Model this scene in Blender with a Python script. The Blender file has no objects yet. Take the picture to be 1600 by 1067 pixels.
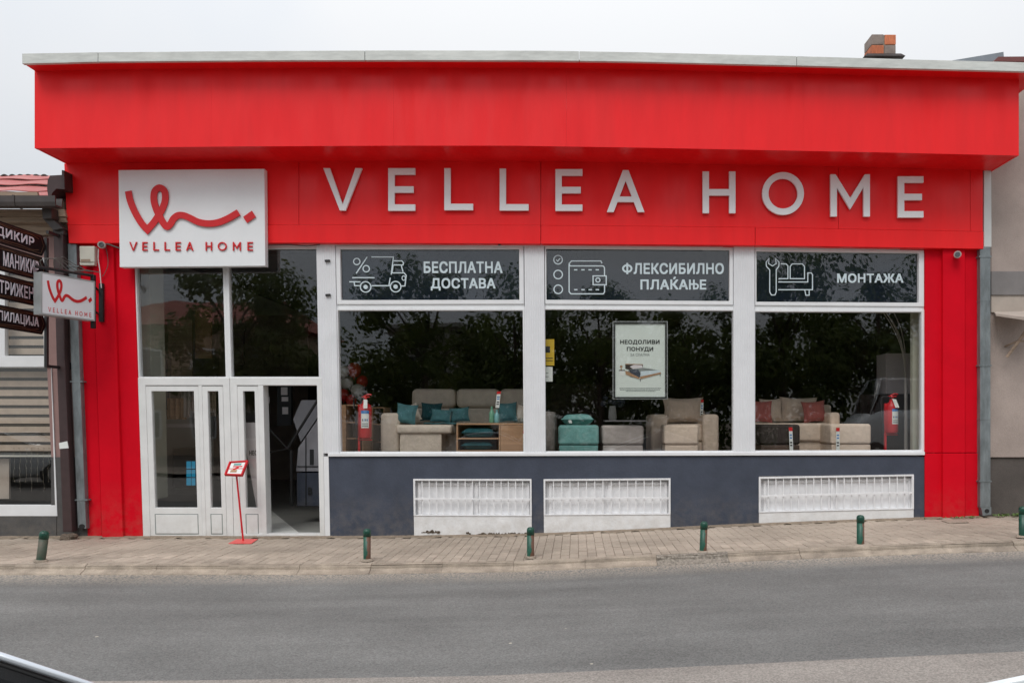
import bpy, bmesh, math, random
from mathutils import Vector, Matrix
random.seed(7)
C = bpy.context.scene.collection
SC = bpy.context.scene
F, CX, CY, D, H = 1150.0, 900.0, 655.0, 11.0, 1.75
# ------------------------------------------------------------ camera
cam_d = bpy.data.cameras.new('camera'); cam = bpy.data.objects.new('camera', cam_d); C.objects.link(cam)
cam.location = (0, -D, H); cam.rotation_euler = (math.pi/2, 0, 0)
cam_d.sensor_width = 36; cam_d.lens = 36*F/1600
cam_d.shift_x = (800-CX)/1600; cam_d.shift_y = (CY-533.5)/1600
cam_d.clip_start = 0.05; cam_d.clip_end = 3000
SC.camera = cam
# ------------------------------------------------------------ overcast sky
W = bpy.data.worlds.new('World'); SC.world = W; W.use_nodes = True
nt = W.node_tree; N = nt.nodes; Lk = nt.links; N.clear()
SUN_EL, SUN_AZ = math.radians(54), math.radians(200)
out = N.new('ShaderNodeOutputWorld'); bg = N.new('ShaderNodeBackground'); bg.inputs[1].default_value = 1
tc = N.new('ShaderNodeTexCoord'); sep = N.new('ShaderNodeSeparateXYZ'); Lk.new(tc.outputs['Generated'], sep.inputs[0])
mx = N.new('ShaderNodeMath'); mx.operation = 'MAXIMUM'; mx.inputs[1].default_value = 0; Lk.new(sep.outputs[2], mx.inputs[0])
ma = N.new('ShaderNodeMath'); ma.operation = 'MULTIPLY_ADD'; ma.inputs[1].default_value = 0.90; ma.inputs[2].default_value = 0.455; Lk.new(mx.outputs[0], ma.inputs[0])
nz = N.new('ShaderNodeTexNoise'); nz.inputs['Scale'].default_value = 1.6; nz.inputs['Detail'].default_value = 4; Lk.new(tc.outputs['Generated'], nz.inputs['Vector'])
cr = N.new('ShaderNodeValToRGB'); cr.color_ramp.elements[0].position = .34; cr.color_ramp.elements[1].position = .62
cr.color_ramp.elements[0].color = (.84, .90, .98, 1); cr.color_ramp.elements[1].color = (1.0, 1.01, 1.02, 1); Lk.new(nz.outputs[0], cr.inputs[0])
vm = N.new('ShaderNodeVectorMath'); vm.operation = 'SCALE'; Lk.new(cr.outputs[0], vm.inputs[0]); Lk.new(ma.outputs[0], vm.inputs['Scale'])
sky = N.new('ShaderNodeTexSky'); sky.sky_type = 'NISHITA'; sky.sun_disc = False; sky.sun_elevation = SUN_EL; sky.sun_rotation = SUN_AZ
sv = N.new('ShaderNodeVectorMath'); sv.operation = 'SCALE'; sv.inputs['Scale'].default_value = 0.012; Lk.new(sky.outputs[0], sv.inputs[0])
ad = N.new('ShaderNodeVectorMath'); ad.operation = 'ADD'; Lk.new(vm.outputs[0], ad.inputs[0]); Lk.new(sv.outputs[0], ad.inputs[1])
Lk.new(ad.outputs[0], bg.inputs[0]); Lk.new(bg.outputs[0], out.inputs[0])
sd = bpy.data.lights.new('sun', 'SUN'); sun = bpy.data.objects.new('sun', sd); C.objects.link(sun)
sd.energy = 1.5; sd.angle = math.radians(28); sd.color = (1, .97, .93)
sun.rotation_euler = (math.radians(90)-SUN_EL, 0, math.radians(-20)); sun.location = (0, -20, 30)
SC.view_settings.view_transform = 'Standard'; SC.view_settings.look = 'None'; SC.view_settings.gamma = 1
SC.view_settings.exposure = 0.07; SC.view_settings.use_curve_mapping = False
SC.render.engine = 'CYCLES'; SC.cycles.transparent_max_bounces = 16; SC.cycles.max_bounces = 8; SC.cycles.use_denoising = True

# ------------------------------------------------------------ materials
def lin(c):
    c = c/255.0
    return c/12.92 if c <= .04045 else ((c+.055)/1.055)**2.4
def rgb(r, g, b): return (lin(r), lin(g), lin(b))
MC = {}
def mat(name, col, rough=.6, metal=0, spec=.5, var=.12, vscale=6, bump=0, bscale=60, bdist=.004, col2=None, stretch=None, rand=0, coat=0, emit=None, es=0, objc=False, fine=0):
    m = bpy.data.materials.new(name); m.use_nodes = True; t = m.node_tree; n = t.nodes; l = t.links
    b = n['Principled BSDF']; b.inputs['Roughness'].default_value = rough; b.inputs['Metallic'].default_value = metal
    b.inputs['Specular IOR Level'].default_value = spec; b.inputs['Coat Weight'].default_value = coat
    if objc: src = n.new('ShaderNodeTexCoord').outputs['Object']
    else: src = n.new('ShaderNodeNewGeometry').outputs['Position']
    if stretch:
        mp = n.new('ShaderNodeMapping'); mp.inputs['Scale'].default_value = stretch; l.new(src, mp.inputs[0]); src = mp.outputs[0]
    no = n.new('ShaderNodeTexNoise'); no.inputs['Scale'].default_value = vscale; no.inputs['Detail'].default_value = 6; no.inputs['Roughness'].default_value = .6; l.new(src, no.inputs['Vector'])
    mr = n.new('ShaderNodeMapRange'); mr.inputs[1].default_value = .3; mr.inputs[2].default_value = .7; l.new(no.outputs[0], mr.inputs[0])
    mix = n.new('ShaderNodeMix'); mix.data_type = 'RGBA'; l.new(mr.outputs[0], mix.inputs[0])
    c2 = col2 if col2 else tuple(min(1, x*(1+var)) for x in col)
    c1 = col if col2 else tuple(x*(1-var) for x in col)
    mix.inputs[6].default_value = (*c1, 1); mix.inputs[7].default_value = (*c2, 1)
    o = mix.outputs[2]
    if fine:
        nf = n.new('ShaderNodeTexNoise'); nf.inputs['Scale'].default_value = 90; nf.inputs['Detail'].default_value = 3; l.new(src, nf.inputs['Vector'])
        mf = n.new('ShaderNodeMapRange'); mf.inputs[1].default_value = .35; mf.inputs[2].default_value = .65; mf.inputs[3].default_value = 1-fine; mf.inputs[4].default_value = 1+fine; l.new(nf.outputs[0], mf.inputs[0])
        vs = n.new('ShaderNodeVectorMath'); vs.operation = 'SCALE'; l.new(o, vs.inputs[0]); l.new(mf.outputs[0], vs.inputs['Scale']); o = vs.outputs[0]
    if rand:
        oi = n.new('ShaderNodeObjectInfo'); m2 = n.new('ShaderNodeMapRange'); m2.inputs[3].default_value = 1-rand; m2.inputs[4].default_value = 1+rand
        l.new(oi.outputs['Random'], m2.inputs[0]); vs = n.new('ShaderNodeVectorMath'); vs.operation = 'SCALE'; l.new(o, vs.inputs[0]); l.new(m2.outputs[0], vs.inputs['Scale']); o = vs.outputs[0]
    l.new(o, b.inputs['Base Color'])
    if bump:
        nb = n.new('ShaderNodeTexNoise'); nb.inputs['Scale'].default_value = bscale; nb.inputs['Detail'].default_value = 4; l.new(src, nb.inputs['Vector'])
        bp = n.new('ShaderNodeBump'); bp.inputs['Strength'].default_value = bump; bp.inputs['Distance'].default_value = bdist
        l.new(nb.outputs[0], bp.inputs['Height']); l.new(bp.outputs[0], b.inputs['Normal'])
    if emit:
        b.inputs['Emission Color'].default_value = (*emit, 1); b.inputs['Emission Strength'].default_value = es
    MC[name] = m
    return m
def glass_mat(name, tint=(.97, .97, .965), base=.052, wav=.35):
    m = bpy.data.materials.new(name); m.use_nodes = True; t = m.node_tree; n = t.nodes; l = t.links; n.clear()
    o = n.new('ShaderNodeOutputMaterial'); tr = n.new('ShaderNodeBsdfTransparent'); tr.inputs[0].default_value = (*tint, 1)
    gl = n.new('ShaderNodeBsdfGlossy'); gl.inputs['Roughness'].default_value = 0.012; gl.inputs[0].default_value = (1, 1, 1, 1)
    g = n.new('ShaderNodeNewGeometry'); dt = n.new('ShaderNodeVectorMath'); dt.operation = 'DOT_PRODUCT'
    l.new(g.outputs['Normal'], dt.inputs[0]); l.new(g.outputs['Incoming'], dt.inputs[1])
    ab = n.new('ShaderNodeMath'); ab.operation = 'ABSOLUTE'; l.new(dt.outputs['Value'], ab.inputs[0])
    sb = n.new('ShaderNodeMath'); sb.operation = 'SUBTRACT'; sb.inputs[0].default_value = 1; l.new(ab.outputs[0], sb.inputs[1])
    pw = n.new('ShaderNodeMath'); pw.operation = 'POWER'; pw.inputs[1].default_value = 5; l.new(sb.outputs[0], pw.inputs[0])
    mm = n.new('ShaderNodeMath'); mm.operation = 'MULTIPLY_ADD'; mm.inputs[1].default_value = 1-base; mm.inputs[2].default_value = base; l.new(pw.outputs[0], mm.inputs[0])
    nb = n.new('ShaderNodeTexNoise'); nb.inputs['Scale'].default_value = .8; l.new(g.outputs['Position'], nb.inputs['Vector'])
    bp = n.new('ShaderNodeBump'); bp.inputs['Strength'].default_value = wav; bp.inputs['Distance'].default_value = .01
    l.new(nb.outputs[0], bp.inputs['Height']); l.new(bp.outputs[0], gl.inputs['Normal'])
    mx = n.new('ShaderNodeMixShader'); l.new(mm.outputs[0], mx.inputs[0]); l.new(tr.outputs[0], mx.inputs[1]); l.new(gl.outputs[0], mx.inputs[2]); l.new(mx.outputs[0], o.inputs[0])
    MC[name] = m; return m

RED = mat('red_panel', (.87, .009, .012), rough=.38, spec=.33, var=.05, vscale=2.2, stretch=(2.2, 2.2, .35), bump=.35, bscale=1.3, bdist=.03, coat=0)
# worn streaks on the panels: patches of a more saturated, less glossy film
def red_panel_tune(m):
    t = m.node_tree; n = t.nodes; l = t.links; b = n['Principled BSDF']
    g = n.new('ShaderNodeNewGeometry'); mp = n.new('ShaderNodeMapping'); mp.inputs['Scale'].default_value = (1.5, 1, .35); l.new(g.outputs['Position'], mp.inputs[0])
    no = n.new('ShaderNodeTexNoise'); no.inputs['Scale'].default_value = 1.3; no.inputs['Detail'].default_value = 7; l.new(mp.outputs[0], no.inputs['Vector'])
    mr = n.new('ShaderNodeMapRange'); mr.inputs[1].default_value = .42; mr.inputs[2].default_value = .62; mr.inputs[3].default_value = .30; mr.inputs[4].default_value = .62; l.new(no.outputs[0], mr.inputs[0])
    l.new(mr.outputs[0], b.inputs['Roughness'])
red_panel_tune(RED)
REDP = mat('red_wall_paint', (.66, .002, .014), rough=.8, spec=.12, var=.06, vscale=3, bump=.25, bscale=45)
REDS = mat('red_sign_paint', (.62, .015, .02), rough=.5, spec=.4, var=.03)
REDM = mat('red_metal', (.60, .012, .02), rough=.35, spec=.5, var=.05)
REDPLA = mat('red_base_plate', (.75, .08, .07), rough=.45, var=.05)
WHT = mat('white_frame', (.78, .79, .80), rough=.45, var=.05, vscale=3, bump=.1, bscale=12)
WHTD = mat('white_door_frame', (.76, .765, .755), rough=.4, var=.06, vscale=4)
WHTL = mat('white_letters', (.85, .86, .87), rough=.45, var=.02)
BOARD = mat('white_board', (.80, .82, .83), rough=.5, var=.03, vscale=2)
GRL = mat('white_grille_paint', (.80, .80, .81), rough=.6, var=.08, vscale=8, bump=.15, bscale=60)
GRP = mat('white_plaster', (.79, .79, .79), rough=.8, var=.07, vscale=5, bump=.5, bscale=40, bdist=.008)
PLI = mat('plinth_paint', (.058, .068, .094), rough=.8, spec=.3, var=.16, vscale=2.5, bump=.5, bscale=30, bdist=.006, fine=.05)
CAP = mat('grey_white_metal', (.64, .655, .62), rough=.45, var=.1, vscale=5, stretch=(1, 1, 6))
GALV = mat('galvanised_metal', (.24, .27, .28), rough=.45, metal=.35, var=.25, vscale=5, stretch=(3, 3, .8))
GALVW = mat('pale_pipe', (.60, .62, .60), rough=.5, var=.06)
STUC = mat('pink_grey_stucco', (.40, .33, .295), rough=.9, spec=.2, var=.14, vscale=1.8, bump=.6, bscale=90, bdist=.006, fine=.07)
STUCD = mat('dark_grey_stucco', (.105, .092, .084), rough=.9, spec=.2, var=.15, vscale=2, bump=.6, bscale=80, bdist=.006, fine=.08)
STUCB = mat('grey_cornice', (.21, .195, .19), rough=.9, var=.12, vscale=4, bump=.5, bscale=80)
STUCL = mat('light_cornice', (.42, .36, .31), rough=.9, var=.12, vscale=3, bump=.4)
ROSE = mat('rose_wall', (.30, .185, .17), rough=.85, var=.1, vscale=4, bump=.4)
PLG = mat('left_plinth', (.085, .083, .082), rough=.9, var=.2, vscale=3, bump=.6, bscale=70, fine=.08)
WOODT = mat('old_timber', (.33, .245, .18), rough=.85, var=.3, vscale=4, stretch=(.6, 1, 8), bump=.4)
BRN = mat('brown_gutter', (.055, .045, .042), rough=.5, var=.2, vscale=5)
BRP = mat('brown_pipe', (.050, .028, .028), rough=.5, var=.2, vscale=5)
ROOFR = mat('faded_red_roof', (.42, .10, .095), rough=.7, var=.3, vscale=4, col2=(.50, .21, .19), stretch=(.5, 1, 3))
TILE = mat('dark_roof_tile', (.07, .062, .058), rough=.85, var=.4, vscale=10)
BLKS = mat('black_sign_board', (.008, .007, .008), rough=.5, spec=.15, var=.3)
GOLD = mat('dull_gold_line', (.07, .038, .016), rough=.4, var=.1)
SIGNW = mat('sign_lettering_white', (.72, .72, .78), rough=.5, var=.02)
BLKM = mat('black_metal', (.018, .017, .018), rough=.5, var=.2)
LBOX = mat('lightbox_face', (.82, .83, .86), rough=.3, var=.02)
LBS = mat('lightbox_side', (.42, .44, .44), rough=.4, metal=.3, var=.1)
BLIND = mat('brown_blind', (.50, .41, .33), rough=.8, var=.12, vscale=6)
BLIND2 = mat('sheer_blind', (.05, .045, .035), rough=.9, var=.2, vscale=9)
VINYL = mat('dark_vinyl', (.009, .015, .026), rough=.5, spec=.03, var=.06, bump=.2, bscale=2, bdist=.01)
VINW = mat('vinyl_white', (.60, .70, .74), rough=.5, var=.02)
GREEN = mat('bollard_green', (.008, .065, .042), rough=.4, var=.3, vscale=12, bump=.3, bscale=40)
BRICK = mat('orange_hollow_brick', (.52, .16, .075), rough=.9, var=.25, vscale=9, bump=.7, bscale=60, stretch=(8, 1, 1), rand=.12)
BRICKG = mat('grey_stained_brick', (.24, .19, .165), rough=.9, var=.25, vscale=9, bump=.7, bscale=60)
MORT = mat('mortar', (.26, .23, .19), rough=.95, var=.2, vscale=12, bump=.7)
DARKF = mat('rusty_flashing', (.035, .025, .022), rough=.8, var=.3)
SLATE = mat('grey_sheet_roof', (.22, .25, .28), rough=.5, var=.1)
REDB = mat('red_brown_roof', (.16, .05, .045), rough=.6, var=.1)
PLAST = mat('cream_plastic', (.56, .54, .46), rough=.5, var=.08)
CABLE = mat('grey_cable', (.10, .09, .08), rough=.6)
CABLW = mat('white_cable', (.6, .6, .6), rough=.6)
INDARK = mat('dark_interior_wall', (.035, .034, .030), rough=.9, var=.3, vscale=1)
INWALL = mat('pale_interior_wall', (.55, .55, .52), rough=.9, var=.08, vscale=1)
INCREAM = mat('cream_interior_column', (.48, .49, .40), rough=.9, var=.05)
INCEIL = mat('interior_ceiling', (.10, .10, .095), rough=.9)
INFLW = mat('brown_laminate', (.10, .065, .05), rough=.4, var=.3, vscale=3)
INFLT = mat('grey_tile', (.32, .32, .30), rough=.3, var=.1, vscale=3)
INFLP = mat('pale_tile', (.80, .80, .76), rough=.3, var=.04, vscale=3)
BEI = mat('beige_upholstery', (.64, .56, .47), rough=.95, spec=.2, var=.09, vscale=9, bump=.55, bscale=13, bdist=.02)
BEIW = mat('warm_beige_upholstery', (.70, .57, .46), rough=.95, spec=.2, var=.09, vscale=9, bump=.55, bscale=13, bdist=.02)
GREYB = mat('taupe_upholstery', (.42, .375, .35), rough=.95, spec=.2, var=.09, vscale=9, bump=.55, bscale=13, bdist=.02)
TEAL = mat('teal_velvet', (.075, .19, .21), rough=.9, spec=.2, var=.25, vscale=9, bump=.3, bscale=30)
TEALL = mat('light_teal_velvet', (.16, .35, .33), rough=.9, spec=.2, var=.2, vscale=6, bump=.3, bscale=30)
TEALD = mat('dark_teal_fabric', (.018, .085, .10), rough=.9, spec=.2, var=.25, vscale=9)
PINK = mat('dusty_rose_fabric', (.36, .11, .10), rough=.95, spec=.2, var=.12, vscale=12, bump=.4, bscale=150)
CHARC = mat('dark_brown_upholstery', (.035, .026, .023), rough=.9, var=.15, vscale=9)
OAK = mat('oak_veneer', (.40, .235, .13), rough=.6, var=.2, vscale=3, stretch=(.6, 1, 7))
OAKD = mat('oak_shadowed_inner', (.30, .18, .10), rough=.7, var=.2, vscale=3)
CABW = mat('white_cabinet', (.72, .68, .69), rough=.4, var=.03)
DKWOOD = mat('dark_wood', (.035, .022, .018), rough=.6, var=.2)
PAPER = mat('white_paper', (.75, .78, .75), rough=.7, var=.02)
POST = mat('poster_pale_green', (.70, .77, .72), rough=.5, var=.015, vscale=3)
INK = mat('dark_ink', (.02, .022, .025), rough=.6)
INKG = mat('grey_ink', (.22, .25, .24), rough=.6)
YEL = mat('yellow_print', (.62, .42, .03), rough=.6, var=.03)
BLUE = mat('blue_print', (.05, .22, .55), rough=.6)
CHROME = mat('brushed_steel', (.62, .59, .55), rough=.4, metal=.35, var=.05)
RUB = mat('black_rubber', (.015, .015, .016), rough=.7)
BALR = mat('red_balloon_rubber', (.50, .015, .02), rough=.25, var=.05)
BALW = mat('white_balloon_rubber', (.55, .53, .48), rough=.3, var=.05)
GRNB = mat('green_glazed_ceramic', (.14, .36, .24), rough=.3)
TEALB = mat('pale_teal_ceramic', (.20, .45, .47), rough=.3)
SCRN = mat('cyan_screen', (.02, .1, .14), rough=.3, emit=(.03, .30, .50), es=.5)
CARS = mat('silver_car_paint', (.60, .63, .67), rough=.25, metal=.35, var=.02, coat=.6)
CARW = mat('white_car_paint', (.74, .78, .79), rough=.25, var=.02, coat=.6)
CARG = mat('dark_car_glass', (.012, .014, .016), rough=.03, spec=1.0, coat=1.0, var=.1)
TAIL = mat('red_tail_lamp', (.5, .01, .012), rough=.15, var=.1)
HEADL = mat('clear_head_lamp', (.6, .62, .65), rough=.12, var=.1)
LEAF = mat('leaf_green', (.045, .08, .015), rough=.6, var=.5, vscale=1.1, col2=(.17, .21, .035))
WEED = mat('weed_green', (.10, .16, .035), rough=.7, var=.4, vscale=20)
BARK = mat('bark', (.09, .07, .05), rough=.95, var=.3)
HOUSE = mat('cream_house_wall', (.50, .38, .27), rough=.9, var=.08, vscale=1)
HOUSE2 = mat('white_house_wall', (.50, .48, .46), rough=.9, var=.08, vscale=1)
ROOFT = mat('red_tile_roof', (.30, .085, .06), rough=.85, var=.3, vscale=6)
RUBBLE = mat('broken_plaster', (.13, .10, .075), rough=1, var=.4, vscale=25, bump=1, bscale=70, bdist=.02)
DIRT = mat('sandy_dirt', (.24, .19, .14), rough=1, var=.3, vscale=14, bump=.6, bscale=90, fine=.15)
GLASS = glass_mat('window_glass')
GLASSC = glass_mat('clear_inner_glass', tint=(.98, .98, .98))

def asphalt(name, c, dusty=False):
    m = mat(name, c, rough=.85, spec=.35, var=.10, vscale=.9, bump=.8, bscale=130, bdist=.006)
    t = m.node_tree; n = t.nodes; l = t.links; b = n['Principled BSDF']
    src = b.inputs['Base Color'].links[0].from_socket
    g = n.new('ShaderNodeNewGeometry')
    v = n.new('ShaderNodeTexVoronoi'); v.inputs['Scale'].default_value = 95; l.new(g.outputs['Position'], v.inputs['Vector'])
    mr = n.new('ShaderNodeMapRange'); mr.inputs[1].default_value = 0; mr.inputs[2].default_value = 1; mr.inputs[3].default_value = .76; mr.inputs[4].default_value = 1.27
    sp = n.new('ShaderNodeSeparateColor'); l.new(v.outputs['Color'], sp.inputs[0]); l.new(sp.outputs[0], mr.inputs[0])
    vs = n.new('ShaderNodeVectorMath'); vs.operation = 'SCALE'; l.new(src, vs.inputs[0]); l.new(mr.outputs[0], vs.inputs['Scale'])
    # streaky wear along the street
    mp = n.new('ShaderNodeMapping'); mp.inputs['Scale'].default_value = (.12, 1.4, 1); l.new(g.outputs['Position'], mp.inputs[0])
    n2 = n.new('ShaderNodeTexNoise'); n2.inputs['Scale'].default_value = 1.6; n2.inputs['Detail'].default_value = 5; l.new(mp.outputs[0], n2.inputs['Vector'])
    m2 = n.new('ShaderNodeMapRange'); m2.inputs[1].default_value = .35; m2.inputs[2].default_value = .65; m2.inputs[3].default_value = .89; m2.inputs[4].default_value = 1.10; l.new(n2.outputs[0], m2.inputs[0])
    v2 = n.new('ShaderNodeVectorMath'); v2.operation = 'SCALE'; l.new(vs.outputs[0], v2.inputs[0]); l.new(m2.outputs[0], v2.inputs['Scale'])
    # sparse pale flecks and a dark speck or two
    v3 = n.new('ShaderNodeTexVoronoi'); v3.inputs['Scale'].default_value = 3.2; l.new(g.outputs['Position'], v3.inputs['Vector'])
    m3 = n.new('ShaderNodeMapRange'); m3.inputs[1].default_value = .055; m3.inputs[2].default_value = .035; l.new(v3.outputs['Distance'], m3.inputs[0])
    s3 = n.new('ShaderNodeSeparateColor'); l.new(v3.outputs['Color'], s3.inputs[0])
    g3 = n.new('ShaderNodeMath'); g3.operation = 'GREATER_THAN'; g3.inputs[1].default_value = .72; l.new(s3.outputs[1], g3.inputs[0])
    k3 = n.new('ShaderNodeMath'); k3.operation = 'MULTIPLY'; l.new(m3.outputs[0], k3.inputs[0]); l.new(g3.outputs[0], k3.inputs[1])
    mc = n.new('ShaderNodeMix'); mc.data_type = 'RGBA'; mc.inputs[7].default_value = (.50, .46, .38, 1); l.new(k3.outputs[0], mc.inputs[0]); l.new(v2.outputs[0], mc.inputs[6])
    o = mc.outputs[2]
    # sandy grit gathering along the kerb (y near -2.3), coarse and speckled
    sx = n.new('ShaderNodeSeparateXYZ'); l.new(g.outputs['Position'], sx.inputs[0])
    m4 = n.new('ShaderNodeMapRange'); m4.inputs[1].default_value = -2.85; m4.inputs[2].default_value = -2.25; l.new(sx.outputs[1], m4.inputs[0])
    n4 = n.new('ShaderNodeTexNoise'); n4.inputs['Scale'].default_value = 45; n4.inputs['Detail'].default_value = 5; l.new(g.outputs['Position'], n4.inputs['Vector'])
    m5 = n.new('ShaderNodeMapRange'); m5.inputs[1].default_value = .42; m5.inputs[2].default_value = .56; l.new(n4.outputs[0], m5.inputs[0])
    k4 = n.new('ShaderNodeMath'); k4.operation = 'MULTIPLY'; l.new(m4.outputs[0], k4.inputs[0]); l.new(m5.outputs[0], k4.inputs[1])
    md = n.new('ShaderNodeMix'); md.data_type = 'RGBA'; md.inputs[7].default_value = (.44, .38, .31, 1); l.new(k4.outputs[0], md.inputs[0]); l.new(o, md.inputs[6])
    l.new(md.outputs[2], b.inputs['Base Color'])
    return m
ASPH = asphalt('asphalt', (.172, .170, .162))
ASPH2 = asphalt('worn_pale_asphalt', (.265, .24, .215))
PAVE = mat('concrete_paver', (.37, .31, .25), rough=.92, spec=.2, var=.0, vscale=.7, col2=(.50, .42, .345), bump=.5, bscale=70, rand=.12, fine=.08)
KERB = mat('kerb_concrete', (.38, .315, .25), rough=.92, var=.25, vscale=5, bump=.7, bscale=60, bdist=.008, fine=.12)
KERBD = mat('broken_kerb_aggregate', (.15, .13, .11), rough=1, col2=(.42, .37, .31), vscale=34, bump=1, bscale=60, bdist=.02)
GRND = mat('earth', (.17, .14, .11), rough=1, var=.3, vscale=.5)
FAIRY = mat('fairy_light_wire', (.22, .19, .14), rough=.6)
CART = mat('pale_carton', (.30, .30, .33), rough=.6, var=.06)
REDST = mat('scuffed_red', (.84, .007, .012), rough=.55, spec=.22, var=.1)
def leafy(m):
    t = m.node_tree; n = t.nodes; l = t.links; b = n['Principled BSDF']; src = b.inputs['Base Color'].links[0].from_socket
    tl = n.new('ShaderNodeBsdfTranslucent'); mx = n.new('ShaderNodeMixShader'); mx.inputs[0].default_value = .4; o = n['Material Output']
    l.new(src, tl.inputs[0]); l.new(b.outputs[0], mx.inputs[1]); l.new(tl.outputs[0], mx.inputs[2]); l.new(mx.outputs[0], o.inputs[0])
leafy(LEAF)
def splash(m, top, amt, col):   # dried splash dirt thrown up from the pavement
    t = m.node_tree; n = t.nodes; l = t.links; b = n['Principled BSDF']; src = b.inputs['Base Color'].links[0].from_socket
    g = n.new('ShaderNodeNewGeometry'); s = n.new('ShaderNodeSeparateXYZ'); l.new(g.outputs['Position'], s.inputs[0])
    a = n.new('ShaderNodeMapRange'); a.inputs[1].default_value = top; a.inputs[2].default_value = 0.0; l.new(s.outputs[2], a.inputs[0])
    no = n.new('ShaderNodeTexNoise'); no.inputs['Scale'].default_value = 7; no.inputs['Detail'].default_value = 9; no.inputs['Roughness'].default_value = .7; l.new(g.outputs['Position'], no.inputs['Vector'])
    q = n.new('ShaderNodeMapRange'); q.inputs[1].default_value = .40; q.inputs[2].default_value = .66; l.new(no.outputs[0], q.inputs[0])
    k = n.new('ShaderNodeMath'); k.operation = 'MULTIPLY'; l.new(a.outputs[0], k.inputs[0]); l.new(q.outputs[0], k.inputs[1])
    k2 = n.new('ShaderNodeMath'); k2.operation = 'MULTIPLY'; k2.inputs[1].default_value = amt; l.new(k.outputs[0], k2.inputs[0])
    mx = n.new('ShaderNodeMix'); mx.data_type = 'RGBA'; mx.inputs[7].default_value = (*col, 1); l.new(k2.outputs[0], mx.inputs[0]); l.new(src, mx.inputs[6]); l.new(mx.outputs[2], b.inputs['Base Color'])
def stains(m, amt=.28, sc=(.55, 1.1, 1)):
    t = m.node_tree; n = t.nodes; l = t.links; b = n['Principled BSDF']; src = b.inputs['Base Color'].links[0].from_socket
    g = n.new('ShaderNodeNewGeometry'); mp = n.new('ShaderNodeMapping'); mp.inputs['Scale'].default_value = sc; l.new(g.outputs['Position'], mp.inputs[0])
    no = n.new('ShaderNodeTexNoise'); no.inputs['Scale'].default_value = 1.4; no.inputs['Detail'].default_value = 8; no.inputs['Roughness'].default_value = .65; l.new(mp.outputs[0], no.inputs['Vector'])
    q = n.new('ShaderNodeMapRange'); q.inputs[1].default_value = .38; q.inputs[2].default_value = .60; q.inputs[3].default_value = 1-amt; q.inputs[4].default_value = 1.04; l.new(no.outputs[0], q.inputs[0])
    v = n.new('ShaderNodeVectorMath'); v.operation = 'SCALE'; l.new(src, v.inputs[0]); l.new(q.outputs[0], v.inputs['Scale']); l.new(v.outputs[0], b.inputs['Base Color'])
stains(PAVE, .2); stains(KERB, .3, (1.6, 3, 2)); stains(ASPH, .10, (.3, .8, 1)); stains(GALV, .3, (3, 3, 1)); stains(CAP, .14, (1.2, 2, 4))
splash(PLI, .75, .38, (.22, .19, .16)); splash(REDP, .85, .30, (.30, .14, .11)); splash(GRP, .6, .45, (.42, .36, .29)); splash(PLG, .6, .4, (.2, .17, .14)); splash(WHTD, .5, .25, (.4, .34, .27)); splash(STUCD, .8, .35, (.22, .18, .14))
# ribbed white cladding
RIB = mat('ribbed_white_cladding', (.76, .77, .79), rough=.45, var=.05, vscale=3)
def rib(m):
    t = m.node_tree; n = t.nodes; l = t.links; b = n['Principled BSDF']; g = n.new('ShaderNodeNewGeometry')
    w = n.new('ShaderNodeTexWave'); w.wave_type = 'BANDS'; w.bands_direction = 'X'; w.inputs['Scale'].default_value = 12; w.inputs['Distortion'].default_value = .3
    l.new(g.outputs['Position'], w.inputs['Vector']); bp = n.new('ShaderNodeBump'); bp.inputs['Strength'].default_value = .5; bp.inputs['Distance'].default_value = .008
    l.new(w.outputs[0], bp.inputs['Height']); l.new(bp.outputs[0], b.inputs['Normal'])
rib(RIB)
# bollard with a rust-brown worn patch on one side
def rust(m):
    t = m.node_tree; n = t.nodes; l = t.links; b = n['Principled BSDF']; src = b.inputs['Base Color'].links[0].from_socket
    tcn = n.new('ShaderNodeTexCoord'); s = n.new('ShaderNodeSeparateXYZ'); l.new(tcn.outputs['Object'], s.inputs[0])
    no = n.new('ShaderNodeTexNoise'); no.inputs['Scale'].default_value = 14; no.inputs['Detail'].default_value = 6; l.new(tcn.outputs['Object'], no.inputs['Vector'])
    a = n.new('ShaderNodeMath'); a.operation = 'MULTIPLY_ADD'; a.inputs[1].default_value = 9; l.new(s.outputs[0], a.inputs[0]); l.new(no.outputs[0], a.inputs[2])
    r = n.new('ShaderNodeMapRange'); r.inputs[1].default_value = .52; r.inputs[2].default_value = .60; l.new(a.outputs[0], r.inputs[0])
    mx = n.new('ShaderNodeMix'); mx.data_type = 'RGBA'; mx.inputs[7].default_value = (.13, .06, .035, 1); l.new(r.outputs[0], mx.inputs[0]); l.new(src, mx.inputs[6]); l.new(mx.outputs[2], b.inputs['Base Color'])
GREENR = mat('bollard_green_rusted', (.012, .085, .055), rough=.45, var=.3, vscale=12, bump=.3, bscale=40); rust(GREENR)
GREENB = mat('bollard_worn_brown', (.10, .085, .06), rough=.6, col2=(.02, .07, .045), vscale=7, bump=.3, objc=True)

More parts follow.
